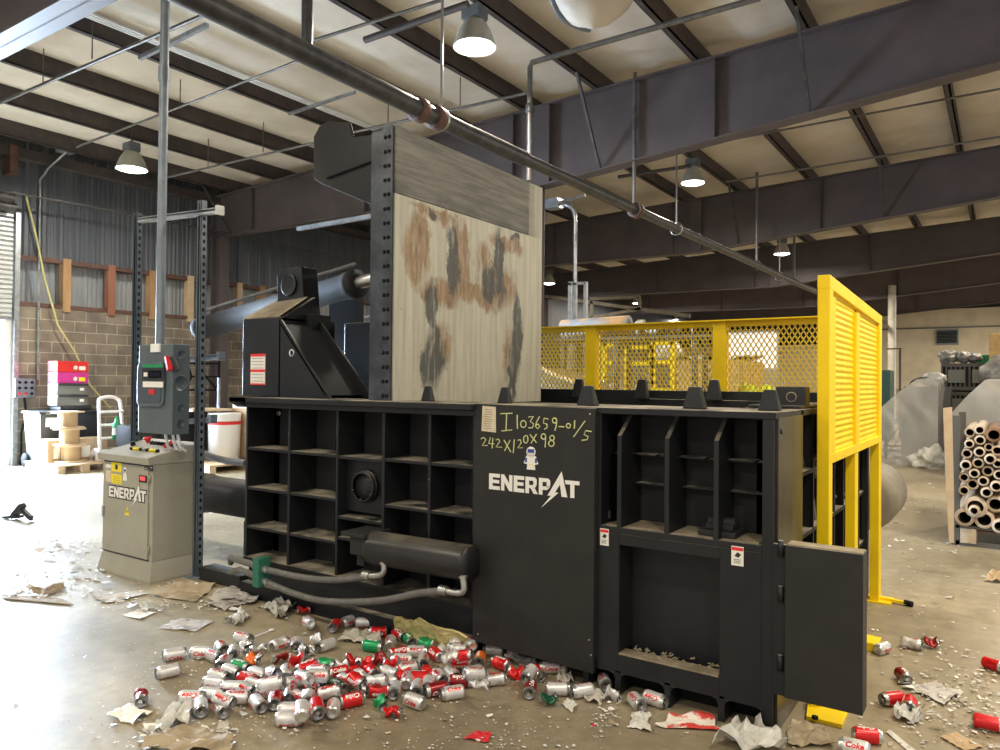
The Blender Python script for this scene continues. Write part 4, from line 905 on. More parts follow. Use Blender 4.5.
MB().m('panel_side').prism([(x, EY0-.026, z) for x, z in rrect(EX0+.03, EX1-.11, EZ0+.24, EZ1-.17, .04)], (0, .006, 0)).build('door_panel', d_)
p0, p1 = at(143, 369, Y=EY0-.03), at(163, 361, Y=EY0-.03); ex0, ex1 = p0.x, p1.x
def er(name, x0, y0_, x1, y1_, m_, lab=None):
    a_, b_ = at(x0, y0_, Y=EY0-.028), at(x1, y1_, Y=EY0-.028); MB().m(m_).box(a_.x, b_.x, EY0-.030, EY0-.0262, b_.z, a_.z).build(name, d_, label=lab)
er('green_band', 142.5, 364.5, 163, 367.5, 'green'); er('label_plate', 142.5, 368, 163, 380.5, 'dark_plastic'); er('display_window', 149, 370.5, 161.5, 378, 'galv_grey')
a_, b_ = at(150, 371.5, Y=EY0-.031), at(160.5, 377, Y=EY0-.031); MB().m('screen').box(a_.x, b_.x, EY0-.034, EY0-.030, b_.z, a_.z).build('screen', d_)
er('rating_label', 143, 381.5, 163, 387.5, 'label_white', 'white rating label'); er('red_square', 149, 389, 154.5, 394.5, 'red', 'red square sticker')
a_, b_ = at(144, 372.5, Y=EY0-.031), at(147.5, 376.5, Y=EY0-.031); MB().m('label_white').box(a_.x, b_.x, EY0-.034, EY0-.030, b_.z, a_.z).build('white_mark', d_)
MB().m('red').bar((EX1-.04, EY0-.02, EZ1-.10), (EX1+.015, EY0-.03, EZ1-.20), .035, .03).build('handle', EP_, label='red switch handle')
MB().m('dark_plastic').bar((EX1-.01, EY0+.0, EZ1-.10), (EX1+.03, EY0+.02, EZ1-.2), .03, .04).build('handle_base', EP_)
MB().m('white_plastic').box(EX0+.18, EX0+.30, EY0-.012, EY0, EZ1-.06, EZ1+.005).build('clip', EP_)
for z, r in ((EZ1-.08, .035), (EZ1-.3, .062), (EZ0+.2, .03), (EZ0+.08, .035)): MB().m('panel_side').lathe([(0, 0), (r, 0), (r, .003), (r*.92, .004), (r*.9, .001), (0, .001)], (EX1, (EY0+EY1)/2, z), (1, 0, 0), 24).build('knockout', EP_)
for x in (-5.42, -5.32, -5.25): MB().m('white_plastic').tube([(x, 3.33, EZ0), (x, 3.35, EZ0-.1), (x, 3.4, 1.0)], .011, 8).build('cable', EP_)

# ================================================================ THINGS BY THE LEFT WALL
XG = -13.6
def gx(x, y, X=XG): return at(x, y, X=X)
# trash bins
for xc, lab, Xb in ((46, 'dark grey wheeled bin with white notice beside the spools', -13.95), (80, 'dark wheeled bin half hidden behind the cable spools', -14.05)):
    p = gx(xc, 440, Xb); w = .24; t = thing('wheeled_bin', (Xb, p.y, 0), lab, 'bin')
    q = MB().m('dark_plastic'); q.add([(Xb-.26, p.y-w*.8, .05), (Xb+.26, p.y-w*.8, .05), (Xb+.26, p.y+w*.8, .05), (Xb-.26, p.y+w*.8, .05), (Xb-.32, p.y-w, .95), (Xb+.32, p.y-w, .95), (Xb+.32, p.y+w, .95), (Xb-.32, p.y+w, .95)], [(0, 3, 2, 1), (4, 5, 6, 7), (0, 1, 5, 4), (1, 2, 6, 5), (2, 3, 7, 6), (3, 0, 4, 7)]); q.build('body', t, bev=.02)
    MB().m('dark_plastic').prism([(Xb-.34, p.y-w-.04, .95), (Xb+.34, p.y-w-.04, .95), (Xb+.32, p.y-w-.02, .98), (Xb-.3, p.y-w-.02, .99)], (0, 2*w+.08, 0)).build('lid', t, bev=.01)
    for s in (-1, 1): MB().m('rubber').disc((Xb-.25, p.y+s*w*.8, .12), .12, (0, s, 0), .05, 18).build('wheel', t)
    if xc == 46: MB().m('label_white').box(Xb+.29, Xb+.315, p.y-.15, p.y+.1, .72, .98).build('notice', t)
# stack of crates on a box
zb = 1.28
pc = gx(68, 400, -13.95)
tag(MB().m('dark_plastic').box(-14.2, -13.8, pc.y-.2, pc.y+.35, .99, 1.07).build('bin_tray', bev=.02), 'dark tray under the stacked crates', 'tray')
for k, (m_, lab, h) in enumerate((('crate_grey', 'grey crate lowest of the stack on the bins', .2), ('crate_grey', 'grey crate under the magenta one', .2), ('magenta', 'magenta cardboard box with yellow print under the red one', .2), ('red', 'red cardboard box topmost of the stack by the block wall', .2))):
    z = 1.07+sum((.2, .2, .2, .2)[:k]); t = thing('storage_crate', (-14.0, pc.y, z), lab, 'crate' if k < 2 else 'box')
    MB().m(m_).box(-14.15, -13.8, pc.y-.26, pc.y+.28, z, z+h-.004).build('box', t, bev=.012)
    if k >= 2:
        MB().m('label_white').disc((-13.8, pc.y+.05, z+h*.4), .04, (1, 0, 0), .004, 12).build('logo', t); MB().m('yellow_sticker' if k == 2 else 'label_white').box(-13.8, -13.795, pc.y+.11, pc.y+.22, z+.04, z+.11).build('print_block', t)
    else:
        MB().m('dark_plastic').box(-13.8, -13.775, pc.y-.25, pc.y+.27, z+h-.04, z+h-.01).build('rim', t); MB().m('label_white').box(-13.8, -13.79, pc.y+.13, pc.y+.2, z+.07, z+.12).build('tag', t)
# pallet
pp = gx(38, 470, -13.3); p2 = gx(100, 468, -13.3)
t = thing('wooden_pallet', (-13.3, (pp.y+p2.y)/2, 0), 'pale wooden pallet on floor under cable spools', 'pallet')
for k in range(7): x = -13.8+k*.17; MB().m('wood_pale').box(x, x+.11, pp.y, p2.y-.05, .12, .145).build('deck_board', t)
for k in range(3): y = pp.y+.02+k*((p2.y-pp.y)/2-.12); MB().m('wood_pale').box(-13.8, -12.68, y, y+.12, 0, .12).build('stringer', t)
# spools
SH_ = .285
for k, (lab) in enumerate(('empty plywood cable spool at the bottom of the stack', 'empty plywood cable spool in the middle of the stack', 'empty plywood cable spool on top of the stack')):
    ps = gx(71.5-k*2, 440, -13.1); z = .15+k*SH_; t = thing('cable_spool', (-13.1, ps.y, z), lab, 'cable spool')
    for dz in (0, SH_-.025): MB().m('wood_pale').lathe([(0, 0), (.25, 0), (.25, .022), (0, .022)], (-13.1, ps.y, z+dz), (0, 0, 1), 28).build('flange', t)
    MB().m('cardboard').lathe([(.15, .022), (.15, SH_-.025)], (-13.1, ps.y, z), (0, 0, 1), 28).build('core', t)
for (x, w, lab) in ((57, .2, 'brown carton on the pallet left of the spools'), (87, .3, 'brown carton on the pallet right of the spools')):
    p = gx(x, 450, -13.3); q = MB().m('cardboard').box(-13.6, -13.2, p.y-w, p.y+w, .146, .52); q.m('label_white').box(-13.2, -13.19, p.y-w*.5, p.y, .2, .4); tag(q.build('carton', bev=.01), lab, 'carton')
# hand truck
y0_, y1_ = gx(99, 440, -13).y, gx(123, 440, -13).y; t = thing('hand_truck', (-13, (y0_+y1_)/2, 0), 'light metal hand truck standing against the block wall', 'hand truck')
ya, yb = y0_, y1_; q = MB().m('white_paint').tube(hose([(-12.95, ya, .1), (-13.05, ya+.02, 1.05), (-13.1, ya+.06, 1.2), (-13.1, (ya+yb)/2, 1.24), (-13.1, yb-.06, 1.2), (-13.05, yb-.02, 1.05), (-12.95, yb, .1)]), .03, 8); q.build('frame', t)
for z in (.3, .52, .75, .98): MB().m('white_paint').tube([(-13, ya, z), (-13, yb, z)], .022, 8).build('crossbar', t)
MB().m('galv').box(-12.95, -12.7, ya, yb, .04, .06).build('toe_plate', t)
for y in (ya-.04, yb+.04): MB().m('white_plastic').lathe([(.04, -.03), (.16, -.03), (.18, 0), (.16, .03), (.04, .03)], (-13.02, y, .18), (0, 1, 0), 20).build('wheel', t)
q = MB().m('green').lathe([(0, 0), (.07, 0), (.07, .25), (.03, .32), (.03, .4), (0, .4)], (-12.9, (ya+yb)/2+.04, .5), (0, 0, 1), 14); q.m('label_white').lathe([(.072, .08), (.072, .2)], (-12.9, (ya+yb)/2+.04, .5), (0, 0, 1), 14); tag(q.build('spray_bottle'), 'green bottle hanging on the hand truck', 'bottle')
# bucket, drum, lumber, rack behind strut post
p = gx(224, 462, -11.5)
t = thing('plastic_bucket', (p.x, p.y, 0), 'white plastic drum with red band right of the strut post', 'bucket')
MB().m('white_plastic').lathe([(0, 0), (.26, 0), (.28, .8), (.28, .82), (0, .82)], (p.x, p.y, .15), (0, 0, 1), 24).build('body', t); MB().m('red').lathe([(.281, .62), (.283, .68)], (p.x, p.y, .15), (0, 0, 1), 24).build('band', t)
q = MB().m('cardboard').box(p.x-.2, p.x+.5, p.y+.3, p.y+.75, .15, 1.05); q.m('label_white').box(p.x-.2, p.x+.4, p.y+.3, p.y+.7, 1.05, 1.2); tag(q.build('carton', bev=.01), 'tan carton topped with white sheet beside the drum', 'carton')
q = MB().m('wood_pale').box(p.x-.5, p.x+.6, p.y-.7, p.y+.9, .1, .13)
for k in range(3): q.box(p.x-.5, p.x+.6, p.y-.7+k*.72, p.y-.58+k*.72, 0, .1)
tag(q.build('wooden_pallet'), 'low pallet under the white drum', 'pallet')
p = gx(208, 400, -11.9); q = MB().m('wood_pale').box(-12.5, -11.6, p.y-.5, p.y+.3, 1.0, 1.04)
for dx in (-.55, .25): q.m('galv').box(-12.0, -11.95, p.y+dx, p.y+dx+.04, 0, 1.6)
q.m('dark_plastic').box(-12.6, -12.2, p.y-.7, p.y+.2, 0, 1.0); tag(q.build('workbench', bev=.004), 'cluttered workbench with pale top behind the strut posts', 'workbench')
p = gx(196, 385, -12.4); q = MB().m('rubber')
for z in (1.35, 1.6, 1.85): q.box(-12.8, -12.3, p.y-.5, p.y+.45, z, z+.03)
for dy in (-.5, .42): q.box(-12.35, -12.31, p.y+dy, p.y+dy+.03, 1.05, 2.1)
q.bar((-12.3, p.y-.1, 1.85), (-12.3, p.y+.4, 1.35), .03, .03); q.tube([(-12.3, p.y-.4, 1.3), (-12.25, p.y-.2, 1.6), (-12.3, p.y-.3, 2.0)], .03, 8); tag(q.build('tool_rack'), 'dark open tool rack on the bench behind the enclosure', 'rack')
q = MB().m('red').lathe([(0, 0), (.09, 0), (.09, .45), (.04, .55), (0, .58)], (-12.6, gx(139, 430, -12.6).y, .75), (0, 0, 1), 14); q.m('label_white').lathe([(.092, .12), (.092, .3)], (-12.6, gx(139, 430, -12.6).y, .75), (0, 0, 1), 14); q.m('dark_plastic').box(-12.8, -12.3, gx(139, 430, -12.6).y-.3, gx(139, 430, -12.6).y+.3, 0, .75)
tag(q.build('fire_extinguisher'), 'red cylinder on a dark box behind the left post', 'extinguisher')

# ================================================================ BEHIND THE FENCE
def zz(x, y, Y): return at(x, y, Y=Y)
# yellow railings of a work platform
Yp = 12.0
def rail_thing(xs_px, yt, lab):
    a_ = zz(xs_px[0], 380, Yp).x; b_ = zz(xs_px[-1], 380, Yp).x; t = thing('safety_railing', ((a_+b_)/2, Yp, 0), lab, 'railing')
    zt_ = zz(xs_px[0], yt, Yp).z
    for x in xs_px: X_ = zz(x, 380, Yp).x; MB().m('yellow_paint').box(X_-.04, X_+.04, Yp-.03, Yp+.03, .0, zt_).build('post', t)
    for z in (zt_, (zt_+1.35)/2+.15): MB().m('yellow_paint').box(a_, b_, Yp-.03, Yp+.03, z-.06, z).build('rail', t)
    return t
rail_thing((604, 616), 344, 'narrow yellow railing left behind the mesh fence')
rail_thing((627, 652), 346, 'yellow railing bay in the middle behind the mesh fence')
rail_thing((653, 673), 342, 'taller yellow railing bay right behind the mesh fence')
a_, b_ = zz(622, 398, Yp-.2), zz(676, 388, Yp-.2); tag(MB().m('yellow_paint').box(a_.x, b_.x, Yp-.2, Yp+.6, .9, b_.z).build('machine_base', bev=.01), 'yellow machine plinth below the railings behind the fence', 'machine base')
a_, b_ = zz(676, 397, 11), zz(722, 360, 11); q = MB().m('bale_orange').box(a_.x, b_.x+.3, 11, 12.2, 0, b_.z); q.m('yellow_paint'); 
tag(q.build('cardboard_bale', bev=.03), 'large orange-brown carton block behind the fence centre post', 'bale')
q = MB().m('film_white'); p = zz(697, 357, 11.3)
vs = []; fs = []; nx, ny = 14, 8
for i in range(nx+1):
    for j in range(ny+1): vs.append((a_.x+(b_.x+.3-a_.x)*i/nx, 11+1.2*j/ny, b_.z+.02+.14*abs(noise.noise(V((i*.6, j*.6, 3))))+.03*math.sin(i)))
for i in range(nx):
    for j in range(ny): k = i*(ny+1)+j; fs.append((k, k+ny+1, k+ny+2, k+1))
q.add(vs, fs, True); tag(q.build('plastic_sheet'), 'crumpled white plastic lying on the orange-brown block', 'plastic sheet')
# curved grey tank left behind fence
a_, b_ = zz(542, 398, 8.2), zz(586, 382, 8.2); q = MB().m('tank_grey').prism([(a_.x-1.2, 8.2, 0), (b_.x, 8.2, 0), (b_.x, 8.2, 1.42), (b_.x-.15, 8.2, 1.56), (b_.x-.5, 8.2, 1.68), (a_.x-.1, 8.2, 1.74), (a_.x-1.2, 8.2, 1.74)], (0, .9, 0)); q.m('wood_pale').tube([(a_.x-1, 8.17, 1.72), (a_.x-.0, 8.17, 1.75), (b_.x-.5, 8.17, 1.68), (b_.x-.15, 8.17, 1.57), (b_.x, 8.17, 1.44)], .025, 8)
tag(q.build('curved_hopper', bev=.01), 'grey brown hopper with curved edge left behind the fence', 'hopper')
# tan box stack left (behind)
a_, b_ = zz(540, 398, 15), zz(590, 332, 15); q = MB().m('tank_grey').box(a_.x-1, b_.x, 15, 16.5, 0, b_.z); q.m('cardboard').box(a_.x-.9, b_.x-.2, 14.96, 15, 1.6, 1.9); tag(q.build('storage_unit', bev=.02), 'tall dull storage unit behind left mesh panel', 'cabinet')
# striped roll on top, white bundle
p = zz(563, 330, 9.5); r_ = zz(629, 329, 9.5)
t = thing('carpet_roll', ((p.x+r_.x)/2, 9.5, 2.05), 'grey and orange striped roll lying above the mesh fence', 'roll')
MB().m('roll_striped').lathe([(.06, 0), (.14, 0), (.14, r_.x-p.x), (.05, r_.x-p.x), (.05, r_.x-p.x-.1)], (p.x, 9.5, 2.34), (1, 0, .02), 20).build('roll', t)
q = MB().m('rack_steel'); 
for x in (p.x+.1, r_.x-.1, r_.x+1.0): q.box(x-.03, x+.03, 9.3, 9.36, 0, 2.2); q.box(x-.03, x+.03, 9.7, 9.76, 0, 2.2)
q.box(p.x, r_.x+1.2, 9.25, 9.8, 2.15, 2.2); tag(q.build('storage_rack'), 'dark steel rack carrying the striped roll behind the fence', 'rack')
def lump(name, lab, cat, c, s, mt_, seed=0, n=3, amp=.35, flat=0, group=None):
    bm = bmesh.new(); bmesh.ops.create_icosphere(bm, subdivisions=n, radius=1)
    for v in bm.verts:
        d = v.co.normalized(); k = 1+amp*noise.noise(d*1.7+V((seed, 0, 0)))+amp*.5*noise.noise(d*4+V((0, seed, 0)))
        v.co = V((d.x*k*s[0], d.y*k*s[1], d.z*k*s[2]))
        if flat and v.co.z < -s[2]*.5: v.co.z = -s[2]*.5
    zm = min(v.co.z for v in bm.verts); c = V(c)
    q = MB().m(mt_); q.add([v.co+V((0, 0, -zm)) for v in bm.verts], [[v.index for v in f.verts] for f in bm.faces], True); bm.free()
    o = q.build(name, org=(0, 0, 0)); o.location = c; OFF[o.name] = c
    return tag(o, lab, cat, group)
p = zz(669, 329, 9.5); lump('cloth_bundle', 'pale bundle on rack right of the striped roll', 'bundle', (p.x-.1, 9.5, 2.2), (.26, .2, .085), 'fabric_clutter', 3)
p = zz(637, 326, 9.5); lump('cloth_bundle', 'small black and white bundle at the roll end', 'bundle', (p.x+.06, 9.5, 2.2), (.1, .12, .11), 'fabric_clutter', 5)
p = zz(664, 350, 13); lump('plastic_bundle', 'white crumpled plastic behind the right railing bay', 'bundle', (p.x, 13.2, 1.9), (.3, .25, .2), 'film_white', 8)
tag(MB().m('rack_steel').box(p.x-.6, p.x+.5, 12.9, 13.6, 0, 1.9).build('storage_box', bev=.02), 'dark box carrying the crumpled plastic behind railings', 'box')
for x, lab in ((611, 'light motor with hooped guard seen left through the mesh'), (640, 'light motor with hooped guard seen centre through the mesh')):
    p = zz(x, 394, 11); q = MB().m('galv').tube(hose([(p.x-.14, 11, 1.25), (p.x-.12, 11, 1.62), (p.x-.06, 11, 1.7), (p.x+.1, 11, 1.7), (p.x+.16, 11, 1.62), (p.x+.18, 11, 1.25)]), .018, 8); q.m('film_white').lathe([(0, 0), (.09, .02), (.1, .2), (.05, .25), (0, .25)], (p.x, 11, 1.3), (0, 0, 1), 16); q.m('rack_steel').box(p.x-.25, p.x+.25, 10.8, 11.3, 0, 1.28)
    tag(q.build('pump_unit'), lab, 'pump')
# daylit far doorway seen through the fence, with two people-high yellow bags before it
a_, b_ = zz(728, 368, 39), zz(776, 332, 39); q = MB().m('daylit').box(a_.x, b_.x, 39.0, 39.1, a_.z, b_.z); q.m('white_paint').box(a_.x-.1, b_.x+.1, 39.1, 39.2, 0, b_.z+.1)
o = q.build('window_1'); struct(o)
b = MB().m('cream_wall').box(zz(600, 350, 39.3).x, -6.2, 39.3, 39.5, 0, 3.6); struct(b.build('wall_back'))
for x, lab in ((748, 'bright yellow bag left of pair behind the fence'), (766, 'bright yellow bag right of pair behind the fence')):
    p = zz(x, 396, 10); lump('yellow_bag', lab, 'bag', (p.x, 10, 1.3), (.13, .12, .13), 'hivis', x, 3, .3); p = zz(x, 385, 10)
tag(MB().m('rack_steel').box(zz(735, 396, 10).x, zz(782, 396, 10).x, 9.8, 10.3, 0, 1.3).build('storage_box', bev=.02), 'dark box under the two yellow bags', 'box')
# pale strut frame above the fence
q = MB().m('galv')
for x in (570, 575, 585.5): A = zz(x, 325, 10.5); B = zz(x, 282, 10.5); q.box(A.x-.025, A.x+.025, 10.47, 10.53, 0, B.z)
A = zz(569, 283, 10.5); B = zz(586, 283, 10.5); q.box(A.x, B.x, 10.47, 10.53, A.z-.04, A.z)
tag(q.build('strut_support'), 'narrow galvanised strut frame standing right of the raised lid', 'strut frame')
q = MB().m('galv'); q.tube(hose([zz(575, 283, 10.5), zz(575, 240, 10.5), zz(575, 218, 10.5), zz(571, 207, 10.5), zz(560, 203, 10.5)]), .035, 10); c_ = zz(554, 204, 10.5); q.box(c_.x-.12, c_.x+.12, 10.4, 10.6, c_.z-.08, c_.z+.08); q.bar(zz(560, 203, 10.5), zz(585, 195, 10.5), .05, .05)
tag(q.build('flexible_conduit'), 'curved grey conduit hooking down from a junction box right of the lid', 'conduit')
# distant duct clutter
q = MB().m('tank_grey').bar(zz(545, 296, 24), zz(690, 316, 24), .1, .12); q.bar(zz(590, 318, 24), zz(640, 309, 24), .1, .1); q.bar(zz(592, 300, 24), zz(592, 330, 24), .1, .1); q.bar(zz(639, 297, 24), zz(640, 310, 24), .1, .1); q.bar(zz(590, 299, 24), zz(640, 297, 24), .1, .1)
tag(q.build('duct_frame'), 'dim steel frame high in the far background above the fence', 'frame')

# ================================================================ RIGHT HAND BACKGROUND
# shrink wrapped racks
def shroud(Y, Xs, Xe, yaw_lab, lean, zt_, zl):
    t = thing('wrapped_rack', ((Xs+Xe)/2, Y+.8, 0), yaw_lab, 'wrapped rack')
    n = 22; m_ = 14; vs = []; fs = []
    # silhouette: slopes up from left to a flat top
    prof = [(Xs, 0), (Xs, zl), (Xs+lean*.55, zl+(zt_-zl)*.6), (Xs+lean, zt_), (Xe-.05, zt_), (Xe, zt_-.15), (Xe, 0)]
    # resample
    L_ = []; 
    for i in range(len(prof)-1):
        for k in range(6): u = k/6; L_.append((prof[i][0]*(1-u)+prof[i+1][0]*u, prof[i][1]*(1-u)+prof[i+1][1]*u))
    L_.append(prof[-1]); D_ = 1.6; ny = 10
    for i, (x, z) in enumerate(L_):
        for j in range(ny+1):
            k = noise.noise(V((x*2.5, j*.5, z*2.5+Y)))*.07; vs.append((x+k, Y+D_*j/ny, max(0, z+k)))
    for i in range(len(L_)-1):
        for j in range(ny): a_ = i*(ny+1)+j; fs.append((a_, a_+1, a_+ny+2, a_+ny+1))
    q = MB().m('film').add(vs, fs, True)
    # front sheet as a grid clipped by the profile
    def ztop(x):
        for i in range(1, len(prof)-2):
            if prof[i][0] <= x <= prof[i+1][0] and prof[i+1][0] > prof[i][0]: u = (x-prof[i][0])/(prof[i+1][0]-prof[i][0]); return prof[i][1]*(1-u)+prof[i+1][1]*u
        return zt_-.1
    vs = []; fs = []; nx = 30; nz_ = 24
    for i in range(nx+1):
        x = Xs+(Xe-Xs)*i/nx; zt2 = ztop(x)
        for j in range(nz_+1):
            z = zt2*j/nz_; vs.append((x, Y-.02+.07*noise.noise(V((x*1.6+z, z*.8, Y)))+.025*noise.noise(V((x*5+z*3, z*2, Y))), z))
    for i in range(nx):
        for j in range(nz_): a_ = i*(nz_+1)+j; fs.append((a_, a_+nz_+1, a_+nz_+2, a_+1))
    q.add(vs, fs, True); q.build('plastic_film', t)
    q = MB().m('rack_steel')
    for x in (Xs+.15, (Xs+Xe)/2, Xe-.12):
        for y in (Y+.12, Y+1.4): q.box(x-.03, x+.03, y-.03, y+.03, 0, ztop(x)-.12)
    for z in (.25, .8): q.box(Xs+.1, Xe-.1, Y+.1, Y+.14, z, z+.04); q.box(Xs+.1, Xe-.1, Y+1.4, Y+1.44, z, z+.04)
    for k in range(5): q.bar((Xs+.2+k*.15, Y+.12, .2), (Xs+.6+k*.15, Y+.12, .85), .02, .02)
    q.build('frame', t)
    MB().m('black_rough').box(Xs+lean*.8, Xe-.25, Y+.3, Y+1.3, .9, zt_-.3).build('load', t)
e1 = zz(938, 460, 16.6); shroud(16.6, zz(868, 460, 16.6).x, e1.x, 'clear plastic wrapped rack standing right behind the yellow screen', .85, zz(920, 379, 16.6).z, zz(884, 420, 16.6).z)
shroud(15.2, zz(945, 460, 15.2).x, zz(945, 460, 15.2).x+2.2, 'clear plastic wrapped rack behind the cardboard tube stand', .6, zz(985, 379, 15.2).z, zz(945, 420, 15.2).z)
p = at(932, 466, z=0); lump('plastic_heap', 'heap of crumpled white film on floor before the wrapped rack', 'film heap', (p.x, p.y-.4, 0), (.32, .25, .26), 'film_white', 11, 4, .5, 1)
p = at(914, 455, z=0); q = MB().m('bag_dark').lathe([(0, 0), (.25, 0), (.3, .04), (.25, .08), (0, .09)], (p.x, p.y-1.2, 0), (0, 0, 1), 20); tag(q.build('black_tray'), 'small dark tray on floor by wrapped rack', 'tray')
# big black crates with bags on top
Yc = 20.0
a_, b_ = zz(941, 400, Yc), zz(997, 363, Yc)
t = thing('bulk_crate', ((a_.x+b_.x)/2, Yc+.5, 0), 'tall black slatted bulk crate stack behind the wrapped racks', 'crate')
MB().m('black_rough').box(a_.x+.03, b_.x-.03, Yc+.04, Yc+1.1, 0, b_.z).build('core', t)
for (z0_, z1_) in ((b_.z-.62, b_.z), (b_.z-1.25, b_.z-.66)):
    q = MB().m('crate_grey'); xm_ = (a_.x+b_.x)/2
    for (xa, xb) in ((a_.x+.14, xm_-.07), (xm_+.07, b_.x-.14)): q.box(xa, xb, Yc-.05, Yc+.03, z0_+.17, z1_-.15)
    q.build('side_panel', t)
    q = MB().m('rack_steel'); q.box(a_.x, b_.x, Yc-.02, Yc+.05, z1_-.08, z1_); q.box(a_.x, b_.x, Yc-.02, Yc+.05, z0_, z0_+.08)
    x = a_.x
    while x < b_.x: q.box(x, x+.035, Yc-.015, Yc+.04, z0_, z1_); x += .09
    q.build('slatted_wall', t)
for x, y, s, lab in ((949, 359, .2, 'dark filled bag leaning left on the black crate'), (964, 359, .19, 'pale filled bag in the middle on the black crate'), (974, 359, .15, 'black bag at right on top of the crate')):
    p = zz(x, y, Yc+.4); lump('filled_bag', lab, 'bag', (p.x, Yc+.4, b_.z), (s, .25, s*.7), 'bag_dark', x, 3, .5)
p = zz(984, 360, Yc+.5); tag(MB().m('green').box(p.x-.2, p.x+.15, Yc+.4, Yc+.8, b_.z, b_.z+.2).build('green_carton', bev=.01), 'small bright green carton on the crate stack', 'carton')
p = zz(997, 345, Yc-1); q = MB().m('bale_orange').box(p.x-.14, p.x+.9, Yc-1, Yc, 0, p.z+.25); tag(q.build('brown_carton', bev=.02), 'tall orange-brown carton at the right frame edge', 'carton')
p = zz(996, 360, Yc-2.5); lump('blue_bag', 'blue grey filled bag at right edge in front of the brown carton', 'bag', (p.x+.1, Yc-2.2, 1.5), (.35, .3, .3), 'bag_dark', 4)
tag(MB().m('rack_steel').box(p.x-.3, p.x+.6, Yc-2.5, Yc-1.8, 0, 1.5).build('storage_box', bev=.02), 'dark box under the blue grey bag at right edge', 'box')
# teal cabinet and thin stand behind the screen
a_, b_ = zz(878, 395, 24), zz(890, 370, 24); tag(MB().m('teal_dark').box(a_.x, b_.x, 24, 25, 0, b_.z).build('teal_cabinet', bev=.02), 'dark teal cabinet right of the yellow screen', 'cabinet')
a_, b_ = zz(894, 400, 26), zz(900, 348, 26); q = MB().m('rack_steel').box(b_.x-.03, b_.x+.03, 26, 26.06, 0, b_.z); q.box(a_.x-.2, b_.x, 26, 26.05, b_.z-.04, b_.z); tag(q.build('pipe_stand'), 'thin grey stand beside the round column', 'stand')
for x, y, lab in ((925, 378, 'coil of dark hose lying far behind the wrapped rack'),):
    p = zz(x, y, 19); q = MB().m('rubber').tube([(p.x+.3*math.cos(a_), 19, 1.55+.2*math.sin(a_)) for a_ in [PI*i/10 for i in range(11)]], .025, 8); q.m('rack_steel').box(p.x-.4, p.x+.5, 18.8, 19.4, 0, 1.55); tag(q.build('hose_coil'), lab, 'hose')
p = zz(934, 373, 19); lump('cloth_bundle', 'pale crumpled bundle left of the black crate', 'bundle', (p.x, 19.1, 1.55), (.25, .2, .16), 'film_white', 14)
# tube rack
YR = 8.6
RK = thing('tube_rack', (-.1, YR+.6, 0), 'dark steel stand packed with cardboard tubes at the right edge', 'rack')
for x, n_ in ((zz(956, 480, YR).x, 'upright'), (1.3, 'upright')):
    for y in (YR, YR+1.3): MB().m('rack_steel').box(x-.035, x+.035, y-.03, y+.03, 0, 1.27 if x < 1 else 1.3).build(n_, RK, bev=.003)
xl_ = zz(956, 480, YR).x
MB().m('rack_steel').box(xl_, 1.3, YR-.03, YR+.03, .17, .2).build('crossbar', RK); MB().m('rack_steel').box(xl_, 1.3, YR+1.27, YR+1.33, .17, .2).build('crossbar', RK)
MB().m('rack_steel').box(xl_, 1.3, YR, YR+1.3, .185, .2).build('shelf', RK); MB().m('rack_steel').box(xl_, 1.3, YR-.03, YR+.03, .0, .05).build('crossbar', RK)
q = MB().m('tube_card').box(xl_+.04, xl_+.17, YR-.04, YR+.1, .03, .17); tag(q.build('wood_block', bev=.005), 'pale block at the foot of the tube stand', 'block')
q = MB().m('bale_orange').box(xl_+.1, 1.2, YR+.1, YR+.2, .12, .15); q.m('rust_steel').box(xl_+.05, 1.2, YR-.02, YR+.6, .14, .16); q.build('wood_slat', RK)
a_ = zz(945, 408, YR-.15); b_ = zz(953, 500, YR-.15)
q = MB().m('cardboard').prism([(zz(943, 408, YR-.1).x, YR-.1, zz(943, 408, YR-.1).z), (zz(952, 408, YR-.1).x, YR-.1, zz(952, 407, YR-.1).z), (zz(954, 480, YR-.1).x, YR-.1, .5), (zz(954, 540, YR-.1).x, YR-.1, .03), (zz(949, 540, YR-.1).x, YR-.1, .03), (zz(946, 470, YR-.1).x, YR-.1, .6)], (0, .02, 0))
tag(q.build('cardboard_sheet'), 'brown cardboard sheet leaning against left post of the tube stand', 'cardboard')
tubes = []
for x, y, r, k in ((777, 300, 34, 0), (848, 283, 33, 0), (850, 355, 34, 0), (948, 318, 50, 2), (775, 380, 30, 0), (757, 450, 34, 0), (847, 437, 35, 0), (922, 487, 36, 0), (972, 430, 36, 0), (750, 530, 35, 0), (837, 517, 36, 0), (905, 575, 36, 0), (985, 600, 34, 0), (810, 590, 33, 0), (738, 618, 32, 0), (873, 645, 34, 0), (797, 668, 38, 0), (965, 680, 37, 0), (737, 712, 34, 0), (897, 724, 36, 0), (975, 520, 30, 0), (912, 405, 28, 0), (818, 830, 72, 1), (740, 903, 60, 0), (880, 920, 62, 0), (960, 812, 56, 0), (990, 965, 48, 0), (712, 480, 14, 0)):
    tubes.append((860+x/7.08, 390+y/7.08, r/7.08, k))
base_ = None
